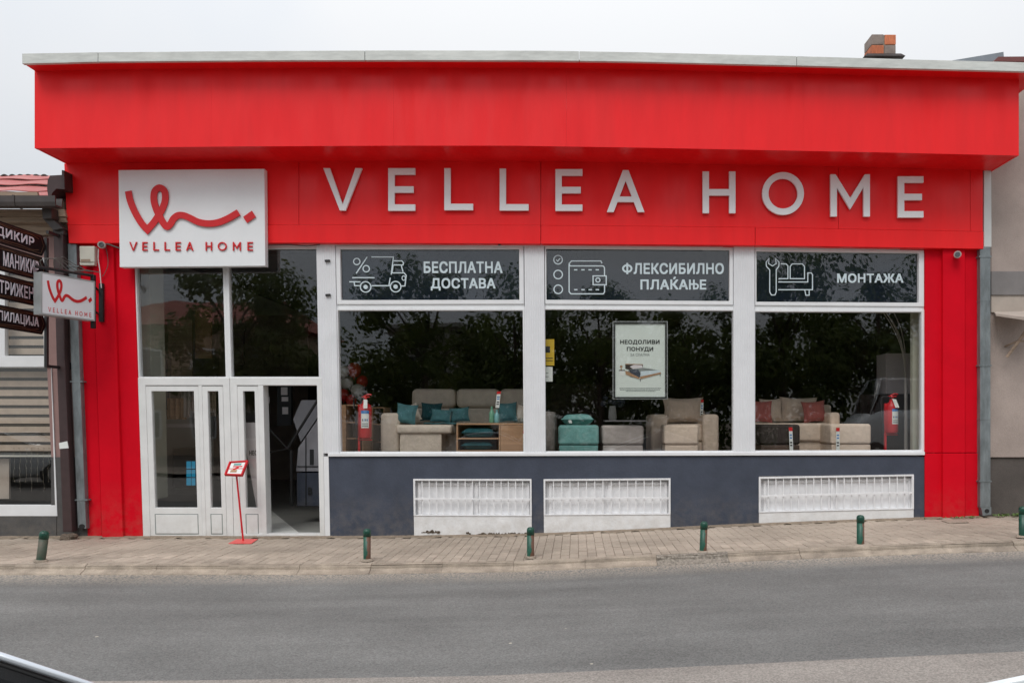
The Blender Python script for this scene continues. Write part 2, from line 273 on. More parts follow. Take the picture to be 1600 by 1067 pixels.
# ------------------------------------------------------------ geometry helpers
def lean(px):
    for (a, ka), (b, kb) in (((-400, .035), (250, .033)), ((250, .033), (505, .02)), ((505, .02), (835, .006)), ((835, .006), (1100, 0)), ((1100, 0), (3000, 0))):
        if px <= b: return ka+(kb-ka)*(px-a)/(b-a)
    return 0
def P(px, py, y=0.0, w=True):
    if w: px = px+lean(px)*(py-600)
    s = (D+y)/F
    return Vector(((px-CX)*s, y, H-(py-CY)*s))
def U(px, py, y=0.0): return P(px, py, y, False)
class MB:
    def __init__(s): s.v = []; s.f = []; s.m = []
    def add(s, vs, fs, m=0):
        b = len(s.v); s.v += [Vector(v) for v in vs]; s.f += [tuple(i+b for i in f) for f in fs]; s.m += [m]*len(fs); return s
    def box(s, x0, x1, y0, y1, z0, z1, m=0):
        v = [(x, y, z) for z in (z0, z1) for y in (y0, y1) for x in (x0, x1)]
        return s.add(v, [(0, 2, 3, 1), (4, 5, 7, 6), (0, 1, 5, 4), (2, 6, 7, 3), (0, 4, 6, 2), (1, 3, 7, 5)], m)
    def prism(s, front, dv, m=0):      # front loop of 3D points, extruded by dv
        n = len(front); dv = Vector(dv); a = [Vector(p) for p in front]
        return s.add(a+[p+dv for p in a], [tuple(range(n))[::-1], tuple(range(n, 2*n))]+[(i, (i+1) % n, (i+1) % n+n, i+n) for i in range(n)], m)
    def ring(s, outer, inner, dv, m=0):
        n = len(outer); dv = Vector(dv); a = [Vector(p) for p in outer]; b = [Vector(p) for p in inner]
        vs = a+b+[p+dv for p in a]+[p+dv for p in b]; fs = []
        for i in range(n):
            j = (i+1) % n
            fs += [(j, i, i+n, j+n), (i+2*n, j+2*n, j+3*n, i+3*n), (i, j, j+2*n, i+2*n), (j+n, i+n, i+3*n, j+3*n)]
        return s.add(vs, fs, m)
    def tube(s, pts, r, n=10, m=0, caps=True):
        pts = [Vector(p) for p in pts]; rs = r if isinstance(r, (list, tuple)) else [r]*len(pts); vs = []; fs = []; prev = None
        for i, p in enumerate(pts):
            d = (pts[min(i+1, len(pts)-1)]-pts[max(i-1, 0)]).normalized()
            ref = prev if prev else (Vector((0, 0, 1)) if abs(d.z) < .9 else Vector((1, 0, 0)))
            u = (ref-d*ref.dot(d)).normalized(); w = d.cross(u); prev = u
            for k in range(n):
                a = 2*math.pi*k/n; vs.append(p+(u*math.cos(a)+w*math.sin(a))*rs[i])
        for i in range(len(pts)-1):
            for k in range(n): fs.append((i*n+k, i*n+(k+1) % n, (i+1)*n+(k+1) % n, (i+1)*n+k))
        if caps: fs += [tuple(range(n))[::-1], tuple(range((len(pts)-1)*n, len(pts)*n))]
        return s.add(vs, fs, m)
    def lathe(s, c, prof, n=20, m=0):
        c = Vector(c); vs = []; fs = []
        for r, z in prof:
            for k in range(n):
                a = 2*math.pi*k/n; vs.append(c+Vector((r*math.cos(a), r*math.sin(a), z)))
        for i in range(len(prof)-1):
            for k in range(n): fs.append((i*n+k, i*n+(k+1) % n, (i+1)*n+(k+1) % n, (i+1)*n+k))
        fs += [tuple(range(n))[::-1], tuple(range((len(prof)-1)*n, len(prof)*n))]
        return s.add(vs, fs, m)
    def ball(s, c, rx, ry, rz, n=14, m=0):
        prof = [(math.sin(math.pi*i/(n//2)), -math.cos(math.pi*i/(n//2))) for i in range(n//2+1)]
        b = len(s.v); s.lathe((0, 0, 0), [(max(r, .001), z) for r, z in prof], n, m)
        for i in range(b, len(s.v)): v = s.v[i]; s.v[i] = Vector((c[0]+v.x*rx, c[1]+v.y*ry, c[2]+v.z*rz))
        return s
def wloc(o):
    v = Vector(o.location); 
    while o.parent: o = o.parent; v += Vector(o.location)
    return v
def obj(name, mb, m, parent=None, smooth=False, bevel=0, seg=2, base=None, sub=0):
    vs = mb.v
    lo = Vector([min(v[i] for v in vs) for i in range(3)]); hi = Vector([max(v[i] for v in vs) for i in range(3)])
    c = Vector(base) if base else Vector(((lo.x+hi.x)/2, (lo.y+hi.y)/2, lo.z))
    me = bpy.data.meshes.new(name); me.from_pydata([v-c for v in vs], [], mb.f)
    ms = m if isinstance(m, (list, tuple)) else [m]
    for q in ms: me.materials.append(q)
    if len(ms) > 1: me.polygons.foreach_set('material_index', mb.m)
    bm = bmesh.new(); bm.from_mesh(me); bmesh.ops.recalc_face_normals(bm, faces=bm.faces); bm.to_mesh(me); bm.free()
    if smooth: me.polygons.foreach_set('use_smooth', [True]*len(me.polygons))
    me.update()
    o = bpy.data.objects.new(name, me); C.objects.link(o)
    if parent: o.parent = parent; o.location = c-wloc(parent)
    else: o.location = c
    if bevel:
        b = o.modifiers.new('bevel', 'BEVEL'); b.width = bevel; b.segments = seg; b.limit_method = 'ANGLE'; b.angle_limit = math.radians(40)
        if seg > 2 or smooth:
            me.polygons.foreach_set('use_smooth', [True]*len(me.polygons)); wn = o.modifiers.new('wn', 'WEIGHTED_NORMAL')
    if sub: sm = o.modifiers.new('sub', 'SUBSURF'); sm.levels = sub; sm.render_levels = sub
    return o
def tag(o, label, cat, group=None):
    o['label'] = label; o['category'] = cat
    if group: o['group'] = group
    return o
def thing(name, label, cat, loc, group=None):
    o = bpy.data.objects.new(name, None); o.empty_display_size = .2; C.objects.link(o); o.location = loc
    return tag(o, label, cat, group)
def struct(name, mb, m, parent=None, **k):
    o = obj(name, mb, m, parent, **k)
    if not parent: o['kind'] = 'structure'
    return o
def copy_tree(src, loc, rz=None, label=None):
    def cp(o, par):
        c = o.copy(); C.objects.link(c); c.parent = par
        for ch in o.children: cp(ch, c)
        return c
    r = cp(src, None); r.location = loc
    if rz is not None: r.rotation_euler = (0, 0, rz)
    if label: r['label'] = label
    return r
def pxpoly(pts, y0, y1, w=True):     # polygon drawn on the plane y0, extruded straight back to y1
    mb = MB(); mb.prism([P(a, b, y0, w) for a, b in pts], (0, y1-y0, 0)); return mb
def rect(x0, y0, x1, y1): return [(x0, y0), (x1, y0), (x1, y1), (x0, y1)]
def pxring(o, i, y0, y1, w=True):
    mb = MB(); mb.ring([P(a, b, y0, w) for a, b in o], [P(a, b, y0, w) for a, b in i], (0, y1-y0, 0)); return mb
def fr(pts, t):  # inset a quad by t px
    (a, b), (c, d), (e, f), (g, h) = pts
    return [(a+t, b+t), (c-t, d+t), (e-t, f-t), (g+t, h-t)]
# stroke ribbon on a plane: map(u,v,w) gives the world point; strokes are mitred
def ribbon(mb, pts, wd, mp, d0=0.0, d1=.004, ramp=0.0, closed=False, m=0):
    n = len(pts); L = []; R = []
    for i in range(n):
        p = Vector(pts[i]).to_2d()
        a = Vector(pts[(i-1) % n]).to_2d() if (i > 0 or closed) else None
        b = Vector(pts[(i+1) % n]).to_2d() if (i < n-1 or closed) else None
        d1v = (p-a).normalized() if a is not None else (b-p).normalized(); d2v = (b-p).normalized() if b is not None else d1v
        n1 = Vector((-d1v.y, d1v.x)); n2 = Vector((-d2v.y, d2v.x)); mn = (n1+n2)
        mn = mn.normalized() if mn.length > 1e-4 else n1
        k = min(2.2, 1/max(.2, mn.dot(n1)))
        L.append(p+mn*wd/2*k); R.append(p-mn*wd/2*k)
    vs = []; fs = []
    for i in range(n):
        e = ramp*i/max(1, n-1)
        vs += [mp(L[i].x, L[i].y, d1+e), mp(R[i].x, R[i].y, d1+e), mp(R[i].x, R[i].y, d0), mp(L[i].x, L[i].y, d0)]
    rng = range(n if closed else n-1)
    for i in rng:
        j = (i+1) % n
        for k in range(4): fs.append((i*4+k, i*4+(k+1) % 4, j*4+(k+1) % 4, j*4+k))
    if not closed: fs += [(0, 1, 2, 3), ((n-1)*4+3, (n-1)*4+2, (n-1)*4+1, (n-1)*4)]
    mb.add(vs, fs, m)
def circ(cx, cy, rx, ry=None, n=24, a0=0, a1=360):
    ry = ry or rx; k = n if a1-a0 >= 360 else n+1
    return [(cx+rx*math.cos(math.radians(a0+(a1-a0)*i/n)), cy+ry*math.sin(math.radians(a0+(a1-a0)*i/n))) for i in range(k)]
def smoothp(pts, k=8):
    o = []
    q = [pts[0]]+list(pts)+[pts[-1]]
    for i in range(1, len(q)-2):
        for j in range(k):
            t = j/k; a, b, c, d = (Vector(x) for x in q[i-1:i+3])
            o.append(tuple(.5*((2*b)+(c-a)*t+(2*a-5*b+4*c-d)*t*t+(3*b-a-3*c+d)*t**3)))
    o.append(tuple(pts[-1])); return o
# letters as outlines in a unit box (0..1, y up) ; t = stroke width in units of height, a = width/height
def glyph(ch, a, t):
    x = a
    if ch == 'V': return [[(0, 1), (t*1.05, 1), (x/2, t*1.6-.15+.05), (x-t*1.05, 1), (x, 1), (x/2+t*.45, 0), (x/2-t*.45, 0)]]
    if ch == 'E': m = .5; return [[(0, 0), (x, 0), (x, t), (t, t), (t, m-t/2), (x*.94, m-t/2), (x*.94, m+t/2), (t, m+t/2), (t, 1-t), (x, 1-t), (x, 1), (0, 1)]]
    if ch == 'L': return [[(0, 0), (x, 0), (x, t), (t, t), (t, 1), (0, 1)]]
    if ch == 'H': return [[(0, 0), (t, 0), (t, .5-t/2), (x-t, .5-t/2), (x-t, 0), (x, 0), (x, 1), (x-t, 1), (x-t, .5+t/2), (t, .5+t/2), (t, 1), (0, 1)]]
    if ch == 'M': return [[(0, 0), (t, 0), (t, .70), (x/2, .17), (x-t, .70), (x-t, 0), (x, 0), (x, 1), (x-t*.8, 1), (x/2, .44), (t*.8, 1), (0, 1)]]
    if ch == 'A':
        ix = lambda y: (x/2)*y*(1-.0)
        h0, h1 = .24, .24+t*.85; tp = t*.5
        def lo(y): return y*(x/2-tp*.9)
        def li(y): return lo(y)+t*1.08
        yt = 1-(t*1.08-(tp*.9))*0  # legs meet near the top
        yi = (x/2-t*1.08)/(x/2-tp*.9)
        c = x/2
        left = [(lo(0), 0), (li(0), 0), (li(h0), h0), (x-li(h0), h0), (x-li(0), 0), (x-lo(0), 0), (x-lo(1), 1), (lo(1), 1)]
        # outline with the triangular counter joined by a slit-free split: two halves
        L = [(lo(0), 0), (li(0), 0), (li(h0), h0), (c, h0), (c, h1), (li(h1), h1), (c, yi), (c, 1), (lo(1), 1)]
        R = [(x-px_, py_) for px_, py_ in L][::-1]
        return [L, R]
    return []
def letter(mb, ch, x0, y0, x1, y1, t, mp, d0, d1):      # box in plane units, y0 = top (pixel style, v downwards)
    h = y1-y0; a = (x1-x0)/h
    if ch == 'O':
        o = circ((x0+x1)/2, (y0+y1)/2, (x1-x0)/2, h/2, 36); i = circ((x0+x1)/2, (y0+y1)/2, (x1-x0)/2-t, h/2-t, 36)
        mb.ring([mp(u, v, d1) for u, v in o], [mp(u, v, d1) for u, v in i], mp(0, 0, d0)-mp(0, 0, d1)); return
    for g in glyph(ch, a, t/h):
        mb.prism([mp(x0+u*h, y1-v*h, d1) for u, v in g], mp(0, 0, d0)-mp(0, 0, d1))
_fc = {}
def text_mb(s, box, mp, d0, d1, bold=.02, shear=0, m=0):
    """lettering filled into box (u0,v0,u1,v1), v downwards"""
    cu = bpy.data.curves.new('t', 'FONT'); cu.body = s; cu.offset = 0; cu.extrude = .5; cu.resolution_u = 3; cu.size = 1; cu.space_character = 1.06
    o = bpy.data.objects.new('t', cu); C.objects.link(o)
    dg = bpy.context.evaluated_depsgraph_get(); me = bpy.data.meshes.new_from_object(o.evaluated_get(dg))
    vs = [v.co.copy() for v in me.vertices]; fs = [tuple(p.vertices) for p in me.polygons]
    bpy.data.objects.remove(o); bpy.data.curves.remove(cu); bpy.data.meshes.remove(me)
    x0 = min(v.x for v in vs); x1 = max(v.x for v in vs); y0 = min(v.y for v in vs); y1 = max(v.y for v in vs)
    u0, v0, u1, v1 = box; mb = MB()
    sh = [(0, 0)]+([(bold*a, bold*b) for a, b in ((1, 1), (-1, 1), (1, -1), (-1, -1), (1, 0), (-1, 0), (0, 1), (0, -1))] if bold else [])
    x0 -= bold; x1 += bold; y0 -= bold; y1 += bold
    for k, (a, b) in enumerate(sh):   # heavier weight: the outline thickened step by step
        mb.add([mp(u0+(v.x+a-x0)/(x1-x0)*(u1-u0), v1-(v.y+b-y0)/(y1-y0)*(v1-v0), d1+.00025*k if v.z > 0 else d0) for v in vs], fs, m)
    return mb
def plane_map(y, lw=True):   # photo coordinates on the plane y, w = metres towards the viewer
    def mp(u, v, w): p = P(u, v, y, lw); return Vector((p.x, y-w, p.z))
    return mp
def gz(X):
    K = [(-40, -.02), (-3, 0), (-.67, .036), (.8, .1), (2.3, .172), (3.8, .235), (5.5, .290), (7, .33), (10, .40), (40, .9)]
    for (a, A), (b, B) in zip(K, K[1:]):
        if X <= b: return A+(B-A)*max(0, (X-a)/(b-a))
    return K[-1][1]
# ============================================================ GROUND
def sheet(name, x0, x1, ys, zoff, m, nx=60, parent=None):
    mb = MB(); xs = [x0+(x1-x0)*i/nx for i in range(nx+1)]
    for y in ys:
        for x in xs: mb.v.append(Vector((x, y, gz(x)+zoff)))
    for j in range(len(ys)-1):
        for i in range(nx): a = j*(nx+1)+i; mb.f.append((a, a+1, a+nx+2, a+nx+1)); mb.m.append(0)
    return struct(name, mb, m, parent)
mb = MB(); mb.box(-900, 900, -900, 900, -1.2, -.45); struct('ground', mb, GRND)
sheet('road', -40, 40, [-5.8, -4.6, -3.4, -2.24], -.10, ASPH, 120)
sheet('parking_strip', -40, 40, [-12.6, -10, -8, -5.8], -.096, ASPH2, 120)
sheet('far_pavement', -40, 40, [-16, -14, -12.6], .0, PAVE)
sheet('garden_ground', -60, 60, [-60, -30, -16], -.02, GRND)
pav = thing('pavement', 'x', 'x', (0, -1.1, 0)); del pav['label']; del pav['category']; pav['kind'] = 'structure'
sheet('bedding_sand', -40, 40, [-2.13, -1, .3], -.012, DIRT, 120, pav)
# pavers: long side running back from the kerb, half bonded
PW, PL = .112, .218
def paver_geo(w, l, z0, z1):
    mb = MB(); c = .003
    vs = [(-w/2, -l/2, z0), (w/2, -l/2, z0), (w/2, l/2, z0), (-w/2, l/2, z0), (-w/2, -l/2, z1-c), (w/2, -l/2, z1-c), (w/2, l/2, z1-c), (-w/2, l/2, z1-c),
          (-w/2+c, -l/2+c, z1), (w/2-c, -l/2+c, z1), (w/2-c, l/2-c, z1), (-w/2+c, l/2-c, z1)]
    fs = [(0, 1, 5, 4), (1, 2, 6, 5), (2, 3, 7, 6), (3, 0, 4, 7), (4, 5, 9, 8), (5, 6, 10, 9), (6, 7, 11, 10), (7, 4, 8, 11), (8, 9, 10, 11)]
    return mb.add(vs, fs)
spots = []
nx = int(17.6/PW)
for i in range(nx):
    x = -9.6+PW*(i+.5)
    y = -2.06+(PL/2 if i % 2 else 0)
    if i % 2: spots.append((x, -2.06+PL/4, PL/2))
    while y+PL < -.02: spots.append((x, y+PL/2, PL)); y += PL
full = [s for s in spots if s[2] == PL]
def vis(s):
    d = D+s[1]; px = CX+s[0]*F/d; return -10 < px < 1610
cand = sorted([s for s in full if vis(s)], key=lambda s: s[1])[:300]
cs = set(cand)
mesh0 = None
for (x, y, l) in sorted(cand):
    if mesh0 is None:
        o = obj('paver', paver_geo(PW-.004, PL-.020, -.03, 0), PAVE, pav, base=(0, 0, 0)); mesh0 = o
    else: o = mesh0.copy(); C.objects.link(o)
    sl = (gz(x+.06)-gz(x-.06))/.12
    o.location = Vector((x, y, gz(x)+random.uniform(-.002, .003)))-wloc(pav); o.rotation_euler = (random.uniform(-.008, .008), -math.atan(sl), random.uniform(-.008, .008))
big = MB()
for s in spots:
    if s in cs: continue
    x, y, l = s; g = paver_geo(PW-.004, l-.020, -.03, 0); sl = (gz(x+.06)-gz(x-.06))/.12; dz = random.uniform(-.002, .003); a, b = random.uniform(-.015, .015), random.uniform(-.015, .015)
    big.add([(v.x+x, v.y+y, v.z+gz(x)+dz+v.x*(sl+a)+v.y*b) for v in g.v], g.f)
o = obj('paver_field', big, PAVE, pav); o['kind'] = 'stuff'
# sandy dirt gathered at the foot of the walls
mb = MB()
for i in range(120):
    x = -9+i*.125; w = .10+.08*math.sin(i*1.7)*math.sin(i*.31)+random.uniform(-.02, .03); w2 = .10+.08*math.sin((i+1)*1.7)*math.sin((i+1)*.31)
    mb.add([(x, -.02-w-.06, gz(x)+.001), (x+.125, -.02-w2-.06, gz(x+.125)+.001), (x+.125, .02, gz(x+.125)+.02), (x, .02, gz(x)+.02)], [(0, 1, 2, 3)])
o = obj('wall_foot_dirt', mb, DIRT, pav); o['kind'] = 'stuff'
# kerb: stones with a small upright and a battered foot
kerb = thing('kerb', 'x', 'x', (0, -2.15, 0)); del kerb['label']; del kerb['category']; kerb['kind'] = 'structure'
KJ = [-9.35]
while KJ[-1] < 8: KJ.append(KJ[-1]+.86)
for i, (a, b) in enumerate(zip(KJ, KJ[1:])):
    mb = MB(); n = 9; prof = [(-2.065, -.09), (-2.065, -.002), (-2.085, .004), (-2.12, -.004), (-2.138, -.022), (-2.142, -.05), (-2.165, -.062), (-2.225, -.088), (-2.245, -.125)]
    dy = random.uniform(-.006, .006); dz = random.uniform(-.006, .004)
    broke = -.1 < (a+b)/2-.75 < .95
    k = len(prof)
    for j in range(n):
        x = a+.002+(b-a-.004)*j/(n-1)
        for (y, z) in prof:
            q = .004*random.uniform(-1, 1) if z > -.09 and y < -2.07 else 0
            if broke and y < -2.07 and z > -.12: q = random.uniform(-.014, .006)
            if broke and y < -2.07: y += random.uniform(-.004, .012)
            mb.v.append(Vector((x, y+dy+q*.5, z+dz+q+gz(x))))
    for j in range(n-1):
        for p in range(k-1): mb.f.append((j*k+p, j*k+p+1, (j+1)*k+p+1, (j+1)*k+p)); mb.m.append(0)
    mb.f += [tuple(range(k)), tuple(range((n-1)*k, n*k))]; mb.m += [0, 0]
    o = obj('kerb_stone', mb, KERBD if broke else KERB, kerb)
    if broke: o['label'] = 'crumbled dark kerb stone with exposed aggregate'
# ============================================================ SHOP BUILDING
B = thing('shop_building', 'long single storey shop with red metal canopy, red pilasters and white framed windows', 'shop', (-.5, 0, 0))
TOPCAP = [(34, 84), (153, 82), (400, 80), (620, 79), (860, 79.5), (1000, 82), (1245, 88), (1400, 92.5), (1640, 99)]
BOTCAP = [(34, 100), (153, 97), (400, 95), (620, 94.5), (860, 95), (1000, 97), (1245, 103), (1400, 107), (1640, 113)]
def interp(L, x):
    if x <= L[0][0]: (a, A), (b, Bb) = L[0], L[1]
    else:
        for (a, A), (b, Bb) in zip(L, L[1:]):
            if x <= b: break
    return A+(Bb-A)*(x-a)/(b-a)
YC, YF, YB = -1.0, -.75, -.12
def split(x0, x1, seams): return list(zip([x0]+seams, seams+[x1]))
for a, b in split(34, 1640, [153, 570, 905, 1245]):
    xs = [a+.4]+[q[0] for q in TOPCAP if a+5 < q[0] < b-5]+[b-.4]
    t = [(x, interp(TOPCAP, x)) for x in xs]; bt = [(x, interp(BOTCAP, x)) for x in xs][::-1]
    obj('cap_strip', pxpoly(t+bt, YC+(.004 if int(a) % 2 else 0), YC+.05, False), CAP, B, bevel=.004)
    mb = MB(); up = [U(x, y, YC+.03) for x, y in t]; n = len(up)     # sheet running back over the roof edge
    mb.v = [p+Vector((0, 0, -.004)) for p in up]+[p+Vector((0, 1.25, .03)) for p in up]+[p+Vector((0, 0, -.02)) for p in up]+[p+Vector((0, 1.25, .014)) for p in up]
    for i in range(n-1): mb.f += [(i, i+1, n+i+1, n+i), (2*n+i, 3*n+i, 3*n+i+1, 2*n+i+1)]; mb.m += [0, 0]
    obj('cap_top', mb, CAP, B)
FT = [(x, interp(BOTCAP, x)+9.5) for x in (34, 400, 860, 1245, 1400, 1640)]
FBm = [(54, 232), (400, 229), (620, 228), (800, 228), (1000, 231), (1200, 235), (1400, 239), (1592, 243.5)]
for a, b in split(54, 1592, [330, 615, 885, 1255]):
    xs = sorted(set([a, b]+[q[0] for q in FBm if a+5 < q[0] < b-5])); n = 10
    xs = [a+(b-a)*i/n for i in range(n+1)]; xs[0] += .05; xs[-1] -= .05
    t = [(x, interp(FT, x)) for x in xs]; bt = [(x, interp(FBm, x)) for x in xs][::-1]
    # front face tessellated so the sheet metal can bow a little
    mb = MB(); nr = 5; off = {}
    for j in range(nr+1):
        for i, x in enumerate(xs):
            y0 = interp(FT, x)-.3; y1 = interp(FBm, x); py = y0+(y1-y0)*j/nr
            w = .012*math.sin(math.pi*j/nr)*math.sin(math.pi*i/n*1.0)*random.uniform(.3, 1.2)*(1 if 0 < i < n else 0)
            p = U(x, py, YF); p.y += w; mb.v.append(p)
    for j in range(nr):
        for i in range(n): q = j*(n+1)+i; mb.f.append((q, q+1, q+n+2, q+n+1)); mb.m.append(0)
    nv = len(mb.v); edge = [i for i in range(n+1)]+[j*(n+1)+n for j in range(1, nr+1)]+[nr*(n+1)+i for i in range(n-1, -1, -1)]+[j*(n+1) for j in range(nr-1, 0, -1)]
    m_ = len(edge); mb.v += [mb.v[i].copy() for i in edge]+[mb.v[i]+Vector((0, .06, 0)) for i in edge]   # the rim has corners of its own, so its edges stay crisp
    for i in range(m_): j = (i+1) % m_; mb.f.append((nv+i, nv+j, nv+m_+j, nv+m_+i)); mb.m.append(0)
    mb.f.append(tuple(range(nv+m_, nv+2*m_))[::-1]); mb.m.append(0)
    o = obj('canopy_panel', mb, RED, B)
    for k_, pl_ in enumerate(o.data.polygons): pl_.use_smooth = k_ < n*nr
mb = MB(); xs = [35+(1639-35)*i/24 for i in range(25)]
for x in xs: p = U(x, interp(BOTCAP, x)-1.2, YC); mb.v += [Vector((p.x, YC+.051, p.z)), Vector((p.x, .2, p.z+.002)), Vector((p.x, YC+.051, p.z+.03)), Vector((p.x, .2, p.z+.03))]
for i in range(24):
    for a, b in ((0, 1), (1, 3), (3, 2), (2, 0)): mb.f.append((i*4+a, i*4+b, i*4+4+b, i*4+4+a)); mb.m.append(0)
obj('eaves_soffit', mb, RED, B)
# side cheeks and the underside of the canopy
for nm, x in (('canopy_side', 54.6), ('canopy_side', 1591.4)):
    p0 = U(x, interp(FT, x), YF); p1 = U(x, interp(FBm, x), YF); s = -.02 if x > 900 else .02
    mb = MB(); mb.prism([(p0.x, YF+.06, p0.z), (p0.x, .2, p0.z), (p1.x, .2, p1.z), (p1.x, YF+.06, p1.z)], (s, 0, 0)); obj(nm, mb, RED, B)
mb = MB(); xs = [56+(1590-56)*i/16 for i in range(17)]
fr_ = [U(x, interp(FBm, x)-.6, YF) for x in xs]
for p in fr_: mb.v += [Vector((p.x, YF+.06, p.z)), Vector((p.x, YB+.1, p.z)), Vector((p.x, YF+.06, p.z+.02)), Vector((p.x, YB+.1, p.z+.02))]
for i in range(16):
    for a, b in ((0, 1), (1, 3), (3, 2), (2, 0)): mb.f.append((i*4+a, i*4+b, i*4+4+b, i*4+4+a)); mb.m.append(0)
obj('canopy_soffit', mb, RED, B)
# band carrying the letters
def zline(L, y0, y1):  # same height seen at another depth
    return lambda x: 655-(655-interp(L, x))*(D+y0)/(D+y1)
bt_top = lambda x: 655-(655-interp(FBm, CX+(x-CX)*(D+YB)/(D+YF)))*(D+YF)/(D+YB)-.5
BL = [(100, 351.5), (500, 351), (845, 352), (1180, 355), (1500, 361), (1540, 362)]
BB = [(106, 380), (500, 379.5), (845, 381), (1180, 383.5), (1480, 388), (1540, 389)]
lx = {0: 100, 1: 106}
segs = split(100, 1536, [467, 845, 1310, 1516])
for a, b in segs:
    n = 6; xs = [a+(b-a)*i/n for i in range(n+1)]; xs[0] += .35; xs[-1] -= .35
    lo = [(x, interp(BL, x)) for x in xs]
    if a == 100: lo[0] = (105, 351.3)
    obj('band_panel', pxpoly([(x, bt_top(x)) for x in xs]+lo[::-1], YB, 0.02, False), RED, B)
for a, b in split(105.3, 1537, [845, 1180]):
    n = 6; xs = [a+(b-a)*i/n for i in range(n+1)]; xs[0] += .35; xs[-1] -= .35
    lo = [(x, interp(BB, x)) for x in xs]
    if a < 200: lo[0] = (107.5, 380)
    obj('band_trim', pxpoly([(x, interp(BL, x)+.4) for x in xs]+lo[::-1], YB-.012, 0.02, False), RED, B, bevel=.003)
# structural body behind: header wall, side walls, back wall, roof
XL, XR = P(128, 600).x+.03, P(1531, 600, 0).x
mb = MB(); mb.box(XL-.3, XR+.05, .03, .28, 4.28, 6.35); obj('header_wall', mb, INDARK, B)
mb = MB(); mb.box(XL-.28, XL-.02, .03, 1.3, -.1, 6.35); obj('side_wall', mb, STUC, B)
mb = MB(); mb.box(XL-.28, XL-.02, 1.3, 10, 4.72, 6.35); obj('side_wall', mb, STUC, B)
mb = MB(); mb.box(-10.2, XL-.29, 1.15, 1.29, -.1, 4.72); mb.box(-10.35, -10.2, 1.15, 10.0, -.1, 4.72); mb.box(-10.2, XL-.29, 10.0, 10.2, -.1, 4.72); obj('side_room_wall', mb, STUC, B)
mb = MB(); mb.box(-10.35, XL-.28, 1.15, 10.2, 4.725, 4.8); obj('side_room_roof', mb, CAP, B)
mb = MB(); mb.box(XR-.12, XR+.02, .02, 10, -.1, 6.35); obj('side_wall', mb, STUC, B)
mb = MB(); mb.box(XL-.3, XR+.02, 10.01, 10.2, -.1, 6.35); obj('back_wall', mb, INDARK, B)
mb = MB(); mb.add([(XL-.28, .26, 6.36), (XR+.02, .26, 6.36), (XR+.02, 10.2, 6.36), (XL-.28, 10.2, 6.36), (XL-.28, .26, 6.48), (XR+.02, .26, 6.48), (XR+.02, 10.2, 6.4), (XL-.28, 10.2, 6.4)], [(0, 1, 2, 3), (7, 6, 5, 4), (0, 4, 5, 1), (1, 5, 6, 2), (2, 6, 7, 3), (3, 7, 4, 0)]); obj('roof', mb, CAP, B)
# pilasters ---------------------------------------------------
def pil(name, pts, y0, m=REDP, lab=None):
    return obj(name, pxpoly(pts, y0, .05), m, B, bevel=.006)
pil('pilaster_left_face', rect(129, 374, 151.5, 850), -.02).name = 'pilaster'
pil('pilaster', rect(151.5, 374, 184, 850), -.075)
pil('pilaster', rect(184, 374, 215.6, 850), -.028)
jy = 707
for (a, b, y0) in ((1445.3, 1473.5, -.03), (1473.5, 1508, -.085), (1508, 1530, -.035)):
    pil('pilaster', rect(a, 380, b, jy), y0); pil('pilaster_base', rect(a, jy+1, b, 830), y0-.010)
# plinth with basement openings: wall pieces around three grilles
PX = [(511, 643.5), (829.5, 848.5), (1047.5, 1186), (1428, 1445.3)]
for a, b in PX: obj('plinth', pxpoly(rect(a, 713, b, 850), -.02, .2), PLI, B)
for a, b, c in ((643.5, 829.5, 748), (848.5, 1047.5, 748), (1186, 1428, 743.5)):
    obj('plinth', pxpoly([(a, 713), (b, 713), (b, c-(2.5 if a > 1100 else .6)), (a, c)], -.0201, .2), PLI, B)
def grille(x0, x1, yt0, yt1, ym0, ym1, yb0, yb1, n, win):
    # part: opening with frame, bars, rails and the painted wall under it
    g = obj('basement_grille', pxpoly([(x0, yb0), (x1, yb1), (x1, 850), (x0, 850)], -.035, .15), GRP, B, bevel=.008)
    k = lambda x, a, b: a+(b-a)*(x-x0)/(x1-x0)
    def sub(nm, mb, m, **kw): return obj(nm, mb, m, g, **kw)
    sub('grille_frame', pxring([(x0, yt0), (x1, yt1), (x1, yb1), (x0, yb0)], [(x0+2.6, yt0+2.6), (x1-2.6, yt1+2.6), (x1-2.6, yb1-1.2), (x0+2.6, yb0-1.2)], -.045, .0), GRL)
    sub('back_panel', pxpoly([(x0-2, yt0-2), (x1+2, yt1-2), (x1+2, yb1+3), (x0-2, yb0+3)], .045, .07), GRL)
    for (a, b) in win:   # boarded sashes behind the bars
        t = k(a, yt0, yt1)+6; t2 = k(b, yt0, yt1)+6; c = k(a, yb0, yb1)-1; c2 = k(b, yb0, yb1)-1
        s_ = sub('sash_frame', pxring([(a, t), (b, t2), (b, c2), (a, c)], [(a+4, t+4), (b-4, t2+4), (b-4, c2-2), (a+4, c-2)], .02, .046), GRL)
    sub('rail', pxpoly([(x0+2.6, ym0-1.4), (x1-2.6, ym1-1.4), (x1-2.6, ym1+1.4), (x0+2.6, ym0+1.4)], -.052, -.035), GRL)
    first = None
    for i in range(n):
        x = x0+2.6+(x1-x0-5.2)*(i+1)/(n+1)
        a = P(x, k(x, yt0, yt1)+2.4, -.028); b = P(x, k(x, yb0, yb1)-1, -.028)
        mb = MB(); mb.box(-.0065, .0065, -.0065, .0065, 0, a.z-b.z)
        if first is None or abs(first[1]-(a.z-b.z)) > .01: o = obj('bar', mb, GRL, g, base=(0, 0, 0)); first = (o, a.z-b.z)
        else: o = first[0].copy(); C.objects.link(o)
        o.location = b-wloc(g)
        o.rotation_euler = (0, math.atan2(a.x-b.x, a.z-b.z), 0)
    return g
